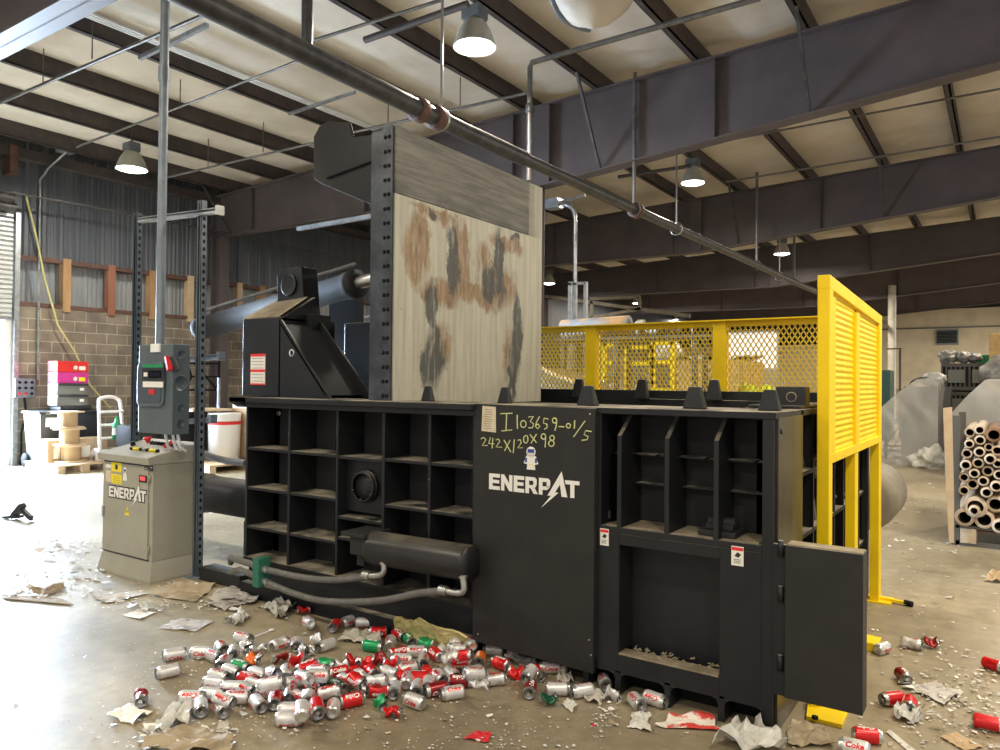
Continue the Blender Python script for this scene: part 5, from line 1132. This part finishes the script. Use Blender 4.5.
for (x, y, r, k) in tubes[:-1]:
    p = zz(x, y, YR-.06); depth = -math.sin(-YAW) and (p-V((0, 0, H))).dot(fw); R_ = r*depth/F*1.02
    L_ = 1.45
    t = thing('cardboard_tube', (p.x, YR-.06, p.z-R_), 'brown cardboard tube stacked end-on in the steel stand', 'cardboard tube', 'cardboard tubes in the stand')
    if k == 2: t['label'] = 'dark brown filled roll at the top right of the tube stand'; del t['group']
    if k == 1: t['label'] = 'widest cardboard tube holding smaller tube inside, low in the stand'; del t['group']
    d_ = random.uniform(-.05, .03); ri = R_*.66
    MB().m('tube_brown' if k == 2 else 'tube_card').lathe([(ri, d_), (R_*.98, d_), (R_, d_+.004), (R_, d_+L_), (ri, d_+L_)], (p.x, YR-.06, p.z), (0, 1, 0), 22).build('shell', t)
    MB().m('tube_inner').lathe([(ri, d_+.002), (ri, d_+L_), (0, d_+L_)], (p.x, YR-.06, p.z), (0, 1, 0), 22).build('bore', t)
    if k == 1:
        tt = thing('cardboard_tube', (p.x-.01, YR-.06, p.z-R_*.6), 'small cardboard tube pushed inside the widest tube', 'cardboard tube'); MB().m('tube_card').lathe([(ri*.45, -.06), (ri*.72, -.06), (ri*.72, 1.2), (ri*.45, 1.2)], (p.x-.01, YR-.06, p.z-R_*.28), (0, 1, 0), 20).build('shell', tt)
# further tubes beyond the frame edge fill the stand
for i in range(22):
    x = .08+(i % 7)*.16; z = .28+(i//7)*.16+.08*((i//7) % 2)
    t = thing('cardboard_tube', (x, YR-.06, z-.05), 'brown cardboard tube stacked end-on in the steel stand', 'cardboard tube', 'cardboard tubes in the stand')
    MB().m('tube_card').lathe([(.035, 0), (.055, 0), (.055, 1.4), (.035, 1.4)], (x, YR-.06, z), (0, 1, 0), 18).build('shell', t)
# round clear drum lid peeking from behind the screen
p = at(862, 500, Y=6.5); MB().m('tank_grey').lathe([(0, 0), (.18, 0), (.235, .03), (.25, .08), (.25, .7), (0, .7)], (p.x, 6.5, p.z), (0, 1, 0), 32).build('round_tank', BAL)

# ================================================================ CANS
CR, CL = .033, .122
def can_profile():
    return [(.0, .004), (.018, .002), (.0235, 0), (.0255, .002), (.030, .008), (.0328, .014), (CR, .018), (CR, .098), (.0322, .103), (.0285, .113), (.0272, .1165), (.0278, .119), (.0272, .1205)]
def can_meshes(mt_, crush):
    rnd = random.Random(hash((mt_, crush)) & 255 if False else len(mt_)*7+crush)
    def warp(v):
        if not crush: return v
        z = v.z; k = noise.noise(V((z*30, math.atan2(v.y, v.x)*.8, crush*5.1)))
        s = 1-.22*crush*(.5-.5*math.cos(2*PI*min(1, max(0, z/CL))))*(.6+.5*math.cos(math.atan2(v.y, v.x)*2+crush))
        out = V((v.x*s+.006*k*crush, v.y*s+.004*crush*noise.noise(V((z*45, crush, v.x*40))), z*(1-.08*crush)))
        if crush >= 2: z = v.z; out.x += .011*math.sin(z*60+crush)+.006*noise.noise(V((z*90, v.y*60, 1))); out.y = out.y*.62+.007*math.sin(z*75)+.006*noise.noise(V((v.x*70, z*60, 9))); out.z = .012+out.z*.82+.007*math.sin(math.atan2(v.y, v.x)*2)
        return out
    bmats = []
    n = 26; prof = can_profile()
    if crush:                                    # finer rings so dents read
        new = []
        for i in range(len(prof)-1):
            m_ = 8 if i == 6 else 1
            for k in range(m_): u = k/m_; new.append((prof[i][0]*(1-u)+prof[i+1][0]*u, prof[i][1]*(1-u)+prof[i+1][1]*u))
        prof = new+[prof[-1]]
    q = MB().m('can_lidm'); i0 = 5
    q.lathe(prof[:i0], n=n); q.m(mt_).lathe(prof[i0-1:-4], n=n); q.m('can_lidm').lathe(prof[-5:], n=n)
    if mt_ == 'can_silver':
        q.m('can_red'); 
        for (a0, a1, z0, z1) in ((-.9, -.5, .022, .03), (2.0, 3.1, .022, .026)): pass
    q.v = [warp(v) for v in q.v]
    body = q
    l_ = MB().m('can_recess').lathe([(.0265, .1175), (.0225, .1165), (.0215, .1145), (0, .1145)], n=n)
    l_.m('can_lidm').box(-.004, .012, -.006, .006, .115, .1165); l_.m('can_inside').lathe([(0, .1152), (.0085, .1152)], (-.010, 0, 0), n=12)
    l_.v = [warp(v) for v in l_.v]
    return body, l_
# the red script printed on silver cans, bent round the body
def text_mesh(txt, size, rad, zc_, ang0, matn, shear=.25, crush=0):
    cu = bpy.data.curves.new('lettering', 'FONT'); cu.body = txt; cu.size = size; cu.shear = shear; cu.resolution_u = 2; cu.offset = .0012; cu.align_x = 'CENTER'
    ob = bpy.data.objects.new('tmp', cu); C.objects.link(ob); dg = bpy.context.evaluated_depsgraph_get(); me = bpy.data.meshes.new_from_object(ob.evaluated_get(dg)); bpy.data.objects.remove(ob)
    bm = bmesh.new(); bm.from_mesh(me)
    bmesh.ops.triangulate(bm, faces=bm.faces); bmesh.ops.subdivide_edges(bm, edges=[e for e in bm.edges if e.calc_length() > .008], cuts=1)
    for v in bm.verts:
        x, y = v.co.x, v.co.y                      # reads along the can's axis
        a_ = ang0+(y-size*.3)/rad; v.co = V((rad*math.cos(a_), rad*math.sin(a_), zc_-x))
    bm.to_mesh(me); bm.free(); me.materials.clear(); me.materials.append(M[matn]); return me
LOGO_M = {}
for mt_, tx, col in (('can_silver', 'Coke', 'can_red'), ('can_red', 'Coke', 'decal_white'), ('can_dark', 'Coke', 'decal_white'), ('can_green', 'Sprite', 'decal_white'), ('can_dkgreen', 'Dry', 'decal_white'), ('can_orange', 'orange', 'decal_white')):
    LOGO_M[mt_] = text_mesh(tx, .032 if len(tx) < 5 else .026, CR+.0004, .06, 0, col)
PROTO = {}
WORD = {'can_silver': 'silver', 'can_red': 'red', 'can_dark': 'dark red', 'can_green': 'green', 'can_dkgreen': 'dark green', 'can_orange': 'orange'}
def can_proto(mt_, crush):
    key = (mt_, crush)
    if key not in PROTO:
        b_, l_ = can_meshes(mt_, crush)
        o = b_.build('drinks_can', org=(0, 0, 0)); lid = l_.build('can_end', o)
        if crush < 2:
            for k in range(2):
                lo = bpy.data.objects.new('printed_lettering', LOGO_M[mt_]); C.objects.link(lo); lo.parent = o; lo.rotation_euler.z = PI*k+.4
        PROTO[key] = (o, [0])
    return PROTO[key]
placed = []
def can(x, y, ang, mt_='can_silver', crush=0, lab=None, zoff=None, roll=None, stand=False, grp=True):
    P0 = at(x, y, z=CR)
    lift = 0
    for (q_, z_) in placed:
        if (q_.xy-P0.xy).length < .062: lift = max(lift, z_+.042)
    lift = min(lift, .1)
    if zoff is not None: lift = zoff
    P0 = at(x, y, z=CR+lift)
    d2 = at(x+math.cos(math.radians(ang))*8, y+math.sin(math.radians(ang))*8*.62, z=CR+lift); h = math.atan2((d2-P0).y, (d2-P0).x)
    placed.append((P0, lift))
    o, cnt = can_proto(mt_, crush)
    c_ = o if cnt[0] == 0 else copy_tree(o); cnt[0] += 1
    r_ = random.uniform(0, 2*PI) if roll is None else roll
    tilt = random.uniform(-.25, .25) if lift > .02 else 0
    if stand: R_ = Matrix.Rotation(r_, 3, 'Z'); base = V((P0.x, P0.y, lift+.002))
    else:
        if lab is None and cnt[0] > 1 and random.random() < .42: h += PI; tilt = -tilt
        R_ = Matrix.Rotation(h, 3, 'Z') @ Matrix.Rotation(PI/2+tilt, 3, 'Y') @ Matrix.Rotation(r_, 3, 'Z')
        base = P0-R_@V((0, 0, CL/2))
    c_.rotation_mode = 'XYZ'; c_.rotation_euler = R_.to_euler(); c_.location = base
    w = WORD[mt_]
    c_['category'] = 'can'
    if lab: c_['label'] = lab
    else:
        c_['label'] = ('crushed ' if crush >= 2 else 'dented ' if crush else 'unbroken ')+w+' drinks can in the heap below the baler'
        c_['group'] = ('crushed ' if crush >= 2 else 'dented ' if crush else 'whole ')+w+' cans in the heap'
    return c_
S_, R_d, G_, DR, DG, O_ = 'can_silver', 'can_red', 'can_green', 'can_dark', 'can_dkgreen', 'can_orange'
A3 = lambda x, y: (140+x/5.556, 610+y/5.556)
B4 = lambda x, y: (300+x/5.556, 600+y/5.556)
C5 = lambda x, y: (440+x/5.556, 620+y/5.556)
CAN = [(A3, 190, 245, 165, S_, 0, 'silver can lying alone, upper of the two at far left'), (A3, 155, 340, 160, S_, 0, 'silver can lying alone, lower of the two at far left'), (A3, 575, 155, 20, S_, 0, 'silver can lying separately just above the heap left part'),
 (A3, 340, 235, 180, S_, 0), (A3, 412, 255, 40, S_, 0), (A3, 455, 210, 60, S_, 1), (A3, 520, 235, 100, S_, 0), (A3, 560, 315, 25, G_, 0), (A3, 510, 340, 30, S_, 0), (A3, 440, 368, 20, S_, 0), (A3, 415, 405, 10, S_, 0), (A3, 600, 385, 25, R_d, 0), (A3, 290, 485, 180, S_, 0), (A3, 338, 540, 85, S_, 0), (A3, 400, 468, 5, S_, 0), (A3, 455, 545, 75, S_, 0), (A3, 520, 430, 0, S_, 0), (A3, 540, 485, 180, S_, 0), (A3, 655, 520, 60, S_, 0), (A3, 645, 415, 30, S_, 1), (A3, 748, 500, 95, R_d, 0), (A3, 710, 450, 10, S_, 0), (A3, 812, 345, 95, S_, 0), (A3, 655, 355, 30, S_, 0), (A3, 780, 185, 150, S_, 1), (A3, 868, 190, 100, S_, 0), (A3, 938, 70, 60, S_, 0, 'silver can lying alone above the heap near the baler base'), (A3, 640, 270, 20, O_, 2), (A3, 785, 260, -20, DR, 2), (A3, 880, 275, 0, R_d, 2), (A3, 915, 325, -25, R_d, 2), (A3, 830, 605, 0, S_, 0), (A3, 840, 552, 0, S_, 0), (A3, 970, 555, 70, R_d, 0), (A3, 890, 485, 30, S_, 1), (A3, 835, 470, 100, S_, 0), (A3, 930, 225, -40, S_, 2), (A3, 650, 215, -10, S_, 2), (A3, 460, 295, 120, S_, 1), (A3, 5, 490, 90, DR, 1, 'dented silver and dark red can alone at lower left'), (A3, 745, 350, 60, S_, 1), (A3, 730, 410, 0, S_, 0), (A3, 870, 395, -20, S_, 1), (A3, 600, 445, 40, S_, 1), (A3, 470, 500, 20, S_, 1), (A3, 590, 200, 60, S_, 2), (A3, 985, 345, 90, S_, 1),
 (B4, 28, 55, 0, R_d, 2), (B4, 48, 125, 60, S_, 0), (B4, 190, 145, 120, R_d, 1, 'short red can lying before the baler base near white tray'), (B4, 272, 115, 150, S_, 0), (B4, 362, 125, 0, S_, 0), (B4, 475, 130, -20, S_, 2), (B4, 430, 175, 0, R_d, 1), (B4, 90, 215, 30, S_, 2), (B4, 145, 250, 150, S_, 0), (B4, 35, 280, 60, S_, 2), (B4, 50, 370, -20, R_d, 1), (B4, 405, 255, 10, G_, 0), (B4, 505, 235, 90, S_, 0), (B4, 555, 195, 40, R_d, 1), (B4, 610, 225, 60, G_, 1), (B4, 670, 210, 30, S_, 1), (B4, 155, 360, 20, G_, 1), (B4, 290, 340, 30, R_d, 2), (B4, 430, 330, 0, DR, 2), (B4, 550, 290, -20, R_d, 1), (B4, 565, 330, 0, S_, 0), (B4, 650, 285, 0, S_, 0), (B4, 685, 345, 90, S_, 1), (B4, 755, 300, 50, R_d, 0), (B4, 820, 270, 0, S_, 2), (B4, 865, 225, 0, S_, 1), (B4, 895, 345, 0, R_d, 1), (B4, 600, 380, -20, S_, 0), (B4, 730, 395, 20, R_d, 2), (B4, 345, 420, 60, S_, 2), (B4, 495, 400, 30, S_, 1), (B4, 515, 355, 0, R_d, 2), (B4, 85, 470, 20, R_d, 1), (B4, 210, 480, 40, DG, 0), (B4, 260, 445, 30, S_, 1), (B4, 100, 395, 20, S_, 0), (B4, 205, 405, -20, R_d, 1), (B4, 365, 500, 50, S_, 2), (B4, 450, 500, 0, R_d, 1), (B4, 525, 500, 100, S_, 0), (B4, 595, 445, 100, S_, 0), (B4, 655, 430, 0, R_d, 1), (B4, 475, 450, 0, S_, 0), (B4, 780, 430, 60, S_, 1), (B4, 845, 410, 60, S_, 0), (B4, 710, 470, 100, S_, 0), (B4, 755, 495, 160, DR, 0), (B4, 890, 450, 0, DR, 0), (B4, 845, 515, 165, S_, 0), (B4, 650, 490, 100, S_, 0), (B4, 450, 570, 60, G_, 2), (B4, 525, 615, 0, R_d, 2, 'crushed red can at the front edge of the heap'), (B4, 635, 560, 30, S_, 0), (B4, 288, 555, 160, R_d, 0), (B4, 185, 600, 95, S_, 0), (B4, 135, 535, 110, S_, 0), (B4, 95, 600, 80, R_d, 0), (B4, 172, 510, 0, S_, 1), (B4, 40, 550, 100, S_, 1), (B4, 955, 400, -15, S_, 0), (B4, 20, 430, 40, S_, 1), (B4, 10, 610, 90, S_, 1), (B4, 300, 390, 30, R_d, 2), (B4, 350, 360, -30, R_d, 2), (B4, 240, 370, 20, S_, 2), (B4, 400, 400, 60, R_d, 1), (B4, 420, 450, 10, S_, 1), (B4, 90, 420, -10, S_, 0), (B4, 560, 410, 0, R_d, 2), (B4, 700, 240, 20, G_, 1), (B4, 320, 450, 40, R_d, 1),
 (C5, 215, 135, 45, S_, 0), (C5, 165, 130, 60, S_, 0), (C5, 300, 165, 10, S_, 0), (C5, 220, 220, 100, O_, 0), (C5, 335, 240, 30, R_d, 1), (C5, 195, 298, -15, S_, 0), (C5, 312, 330, 170, S_, 1), (C5, 215, 355, 0, S_, 2), (C5, 410, 292, 0, R_d, 2), (C5, 545, 297, 60, R_d, 1), (C5, 492, 303, 120, S_, 1), (C5, 500, 385, 98, DR, 0, 'dark red can with its pale end facing forward below the plate'), (C5, 612, 262, 180, S_, 0, 'silver can lying in shade under the front plate'), (C5, 615, 437, 0, DG, 2, 'crushed dark green can before the front plate'), (C5, 655, 382, 0, S_, 0, 'silver can right behind the crushed dark green one'), (C5, 790, 392, 165, S_, 0, 'silver can lying under the front plate corner, open end left'), (C5, 915, 345, 80, S_, 0, 'silver can seen end-on in front of the arched base'), (C5, 965, 415, 30, S_, 2, 'crushed silver can with red print before the arched base'), (C5, 100, 160, 20, S_, 1), (C5, 50, 200, 0, S_, 2), (C5, 130, 200, 10, R_d, 1), (C5, 90, 130, 0, S_, 2)]
for e in CAN:
    f_, x, y, a_, mt_, cr = e[:6]; lab = e[6] if len(e) > 6 else None; can(*f_(x, y), a_, mt_, cr, lab)
D8 = lambda x, y: (750+x/3.948, 560+y/3.948)
for x, y, a_, mt_, cr, lab in ((525, 347, -30, S_, 1, 'dented pale can beside the small yellow block'), (642, 330, 20, S_, 1, 'dented silver and red can, left of the far pair at right'), (722, 325, 10, DR, 2, 'crushed dark red can, right of the far pair at right'), (965, 415, 30, R_d, 1, 'red can with silver end at the right frame edge'), (607, 460, 60, DR, 1, 'dark red dented can in the middle of the right floor'), (562, 546, 170, R_d, 0, 'red can with silver end facing left, on the right floor'), (628, 570, 100, R_d, 1, 'red can leaning over the crumpled wrapper at right'), (940, 642, 20, R_d, 0, 'red can lying at the lower right edge'), (462, 692, 10, R_d, 0, 'bright red can lying under the side door, nearest'), (412, 738, 200, S_, 0, 'silver can cut off by the bottom frame edge')):
    can(*D8(x, y), a_, mt_, cr, lab, zoff=0, roll=None)
can(637, 702, 60, S_, 0, 'silver can standing out before the second arch', zoff=0); can(655, 699, 30, S_, 0, 'silver can half inside the second arch', zoff=0)

# ================================================================ PAPER AND RUBBISH
def sheet(name, lab, cat, pts_px, mt_, crump=.02, seed=0, n=10, z=.004, flatness=1.0):
    """crumpled sheet: a quad given by its measured corners on the floor"""
    A, B, Cc, D = [at(x, y, z=0) for x, y in pts_px]; vs = []; fs = []
    for i in range(n+1):
        for j in range(n+1):
            u, w = i/n, j/n; p = (A*(1-u)+B*u)*(1-w)+(D*(1-u)+Cc*u)*w
            h = abs(noise.noise(V((u*2.3+seed, w*2.3, seed*1.7))))*crump*1.6+abs(noise.noise(V((u*6, w*6+seed, 2))))*crump*.7
            e = V((noise.noise(V((u*3, w*3, seed+9)))*.02, noise.noise(V((u*3, w*3, seed+19)))*.02, 0)) if crump > .015 else V((0, 0, 0))
            vs.append(p+e+V((0, 0, z+h)))
    for i in range(n):
        for j in range(n): a_ = i*(n+1)+j; fs.append((a_, a_+n+1, a_+n+2, a_+1))
    q = MB().m(mt_).add(vs, fs, False); o = q.build(name)
    md = o.modifiers.new('thickness', 'SOLIDIFY'); md.thickness = .0015; md.offset = 1
    return tag(o, lab, cat)
SH = [('paper_sheet', 'white printed sheet lying flat left above the heap', [(158, 629), (180, 619), (214, 622), (196, 632)], 'newsprint', .008),
 ('paper_sheet', 'pale blue and white flyer left of printed sheet', [(122, 616), (138, 611), (156, 613), (140, 620)], 'label_white', .006),
 ('paper_sheet', 'long torn sheet on floor before the beige cabinet', [(94, 600), (128, 592), (150, 594), (108, 604)], 'newsprint', .012),
 ('cardboard_piece', 'long dirty cardboard strip at far left floor', [(0, 595), (4, 600), (74, 606), (62, 600)], 'paper_tan', .01),
 ('cardboard_piece', 'curled reddish brown paper at left above the strip', [(28, 594), (60, 586), (66, 590), (46, 597)], 'paper_tan', .03),
 ('newspaper', 'large crumpled newspaper beside the hose clamp', [(205, 606), (232, 592), (256, 600), (228, 612)], 'newsprint', .03),
 ('newspaper', 'folded newspaper with dark underside next to baler base', [(208, 600), (240, 585), (268, 596), (250, 606)], 'newsprint', .035),
 ('cardboard_piece', 'brown torn paper before the cabinet right corner', [(150, 597), (180, 580), (216, 586), (196, 603)], 'paper_tan', .02),
 ('plastic_bag', 'crumpled clear plastic bag above the printed cans', [(222, 624), (238, 614), (252, 618), (240, 628)], 'film_white', .05),
 ('paper_wad', 'crumpled white wrapper right of the newspapers', [(262, 610), (276, 604), (292, 612), (280, 622)], 'film_white', .07),
 ('paper_sheet', 'torn pale sheet sticking up behind the wrapper', [(272, 603), (292, 601), (296, 610), (282, 613)], 'paper_grey', .06),
 ('paper_sheet', 'dirty white folded paper at lower left with blue corner', [(108, 716), (128, 706), (152, 714), (130, 727)], 'label_white', .02),
 ('plastic_bag', 'translucent white plastic bag at the bottom left of heap', [(146, 734), (172, 714), (198, 708), (184, 732)], 'film_white', .05),
 ('paper_pile', 'ragged brown paper pile at bottom left edge', [(140, 752), (180, 725), (232, 742), (230, 760)], 'paper_tan', .05),
 ('paper_sheet', 'small grey square paper left of front cans', [(216, 733), (219, 722), (229, 723), (228, 733)], 'paper_grey', .004),
 ('foam_tray', 'shallow white tray tipped beside the baler base', [(312, 612), (322, 604), (345, 602), (335, 618)], 'label_white', .02),
 ('canvas_glove', 'long dirty off-white rag behind the heap', [(338, 642), (345, 635), (382, 633), (380, 646)], 'paper_grey', .05),
 ('flattened_carton', 'grey flattened carton under the plate behind cans', [(504, 663), (508, 655), (536, 660), (536, 672)], 'newsprint', .03),
 ('snack_wrapper', 'flat red snack wrapper lying alone at bottom centre', [(463, 740), (476, 732), (492, 734), (488, 744)], 'wrapper_red', .012),
 ('sales_flyer', 'crumpled red and white printed flyer by the arched base', [(656, 728), (672, 716), (710, 716), (720, 733)], 'flyer', .02),
 ('plastic_bag', 'dirty white plastic bag heaped at the baler front corner', [(712, 752), (735, 728), (765, 735), (790, 756)], 'film_white', .09),
 ('paper_wad', 'torn whitish tissue on floor before the second arch', [(628, 728), (634, 716), (648, 714), (650, 734)], 'paper_white', .02),
 ('paper_wad', 'torn greyish tissue between the front cans and flyer', [(584, 702), (594, 694), (612, 697), (600, 708)], 'paper_grey', .03),
 ('paper_wad', 'ragged paper behind the lone silver can before plate', [(556, 680), (564, 672), (574, 682), (566, 688)], 'paper_grey', .05),
 ('paper_wad', 'torn white tissue left of the round arch can', [(562, 706), (568, 700), (578, 706), (572, 714)], 'paper_white', .015),
 ('crushed_cup', 'crumpled white and red wrapper by the two red cans', [(895, 722), (900, 708), (922, 716), (920, 726)], 'film_white', .05),
 ('cardboard_piece', 'brown cardboard scrap at lower right floor', [(940, 738), (955, 733), (984, 748), (965, 752)], 'cardboard', .008),
 ('cardboard_piece', 'brown folded cardboard at right edge near the rack', [(985, 582), (990, 576), (1004, 574), (1004, 584)], 'cardboard', .05),
 ('cardboard_piece', 'muddy cardboard flap on floor below the side door', [(786, 748), (792, 722), (822, 728), (836, 748)], 'paper_tan', .025),
 ('paper_sheet', 'crushed clear film patch in the middle of right floor', [(912, 690), (930, 684), (964, 694), (945, 708)], 'newsprint', .02),
 ('paper_sheet', 'narrow white strip at the bottom right', [(886, 733), (890, 731), (916, 752), (908, 752)], 'paper_white', .004)]
for i, (n_, lab, pts, m_, cr) in enumerate(SH): sheet(n_, lab, n_.replace('_', ' '), pts, m_, cr, i*3.3)
bm_ = [(395, 634), (412, 640), (432, 644), (448, 650), (466, 652)]; tp_ = [(396, 615), (408, 620), (420, 619), (438, 626), (468, 636)]
A_ = [at(x, y, z=.01) for x, y in bm_]; B_ = [at(x, y, Y=3.36) for x, y in tp_]; q = MB().m('yellow_foam'); vs = []
for j in range(9):
    for i in range(5):
        for k in range(4 if i < 4 else 1):
            u = k/4; a1 = A_[i].lerp(A_[min(i+1, 4)], u); b1 = B_[i].lerp(B_[min(i+1, 4)], u); p = a1.lerp(b1, j/8); vs.append(p+V((0, -.035*abs(noise.noise(p*14))-.01, .02*noise.noise(p*20))))
nn = 17; q.add(vs, [(j*nn+i, j*nn+i+1, (j+1)*nn+i+1, (j+1)*nn+i) for j in range(8) for i in range(nn-1)]); o = q.build('foam_sheet'); md = o.modifiers.new('thickness', 'SOLIDIFY'); md.thickness = .012; md.offset = -1
tag(o, 'torn yellow foam sheet propped against the baler base', 'foam sheet')
q = MB().m('dark_plastic'); p = at(17, 520, z=0); q.bar(p+V((-.1, 0, .02)), p+V((.02, .05, .16)), .08, .05); q.bar(p+V((.02, .05, .1)), p+V((.2, .06, .03)), .04, .05); q.bar(p+V((-.2, -.05, .02)), p+V((.05, .02, .04)), .06, .03)
tag(q.build('broken_bracket'), 'dark broken piece lying alone on the bright floor at left', 'scrap piece')
p = at(250, 666, z=0); q = MB().m('white_plastic').tube([at(253, 687, z=.01), at(265, 682, z=.012), at(272, 678, z=.012)], .006, 6)
q = MB().m('white_plastic'); a_, b_ = at(254, 637, z=.01), at(272, 630, z=.01); q.tube([a_, b_], .005, 6); q.disc(b_, .016, (0, 0, 1), .006, 12); tag(q.build('plastic_spoon'), 'white plastic spoon lying above the heap', 'spoon')
q = MB().m('rubber'); q.disc(at(594, 725, z=0), .013, (0, 0, 1), .004, 12); q.mats = ['red']; tag(q.build('bottle_cap'), 'tiny red bottle cap alone on floor before the baler', 'bottle cap')
q = MB().m('paper_tan'); q.disc(at(596, 737, z=0), .016, (0, 0, 1), .004, 10); tag(q.build('wood_chip'), 'tan round chip below the red cap', 'chip')

# countless small scraps: one object
q = MB(); rnd = random.Random(5)
def flake(x, y, s, m_):
    q.m(m_); n = rnd.choice((3, 4, 4, 5)); a0 = rnd.uniform(0, 6.28); z = .003+rnd.random()*.006; vs = []
    el = rnd.uniform(.4, 1)
    for k in range(n):
        a_ = a0+2*PI*k/n+rnd.uniform(-.3, .3); r_ = s*rnd.uniform(.5, 1)
        vs.append((x+r_*math.cos(a_), y+r_*math.sin(a_)*el, z+rnd.uniform(0, s*.5)))
    q.add(vs, [tuple(range(n))])
ms = ['paper_white', 'paper_white', 'paper_grey', 'paper_tan', 'film_white', 'label_white']
def zone(x0, x1, y0, y1, n, s0, s1, dens=None):
    for _ in range(n):
        px = rnd.uniform(x0, x1); py = rnd.uniform(y0, y1); p = at(px, py, z=0)
        if dens and rnd.random() > dens(px, py): continue
        if -4.7 < p.x < -.8 and 3.35 < p.y < 6.1: continue
        flake(p.x, p.y, rnd.uniform(s0, s1)*(1 if rnd.random() < .93 else 2.2), rnd.choice(ms))
cl = lambda px, py: .15+.85*max(0, noise.noise(V((px*.02, py*.045, 1)))+.15)*1.6
zone(0, 460, 575, 750, 1500, .004, .016, cl); zone(0, 110, 540, 600, 800, .008, .04, cl); zone(95, 300, 575, 612, 900, .006, .03, cl)
zone(130, 560, 640, 750, 900, .003, .010); zone(480, 800, 670, 750, 600, .003, .014, cl); zone(860, 1000, 500, 750, 900, .004, .02, cl); zone(870, 1000, 465, 560, 350, .01, .04, cl); zone(900, 1000, 670, 730, 350, .004, .02); zone(590, 620, 700, 730, 60, .006, .016); zone(140, 235, 730, 752, 160, .006, .03); zone(195, 245, 500, 560, 90, .006, .02)
o = q.build('paper_scraps', org=(0, 0, 0)); tag(o, 'countless small paper and plastic scraps scattered over the concrete floor', 'scraps', kind='stuff')

# ================================================================ LIGHT
w = bpy.data.worlds.new('world'); bpy.context.scene.world = w; w.use_nodes = True; N = w.node_tree.nodes; L = w.node_tree.links
bg = N['Background']; bg.inputs[0].default_value = (1, .97, .92, 1); bg.inputs[1].default_value = .66
def area(name, loc, rot, sx, sy, e, col):
    ld = bpy.data.lights.new(name, 'AREA'); ld.shape = 'RECTANGLE'; ld.size = sx; ld.size_y = sy; ld.energy = e; ld.color = col
    o = bpy.data.objects.new(name, ld); C.objects.link(o); o.location = loc; o.rotation_euler = rot; return o
# daylight through the loading door in the left wall
dl = area('door_daylight', (XW-.6, 4.7, 1.7), (0, math.radians(-66), 0), 2.7, 2.7, 2300, (.62, .79, 1)); dl.data.spread = math.radians(125)
sc = bpy.context.scene; sc.view_settings.view_transform = 'Standard'; sc.view_settings.look = 'None'; sc.view_settings.exposure = .42; sc.view_settings.gamma = 1; sc.view_settings.use_curve_mapping = False
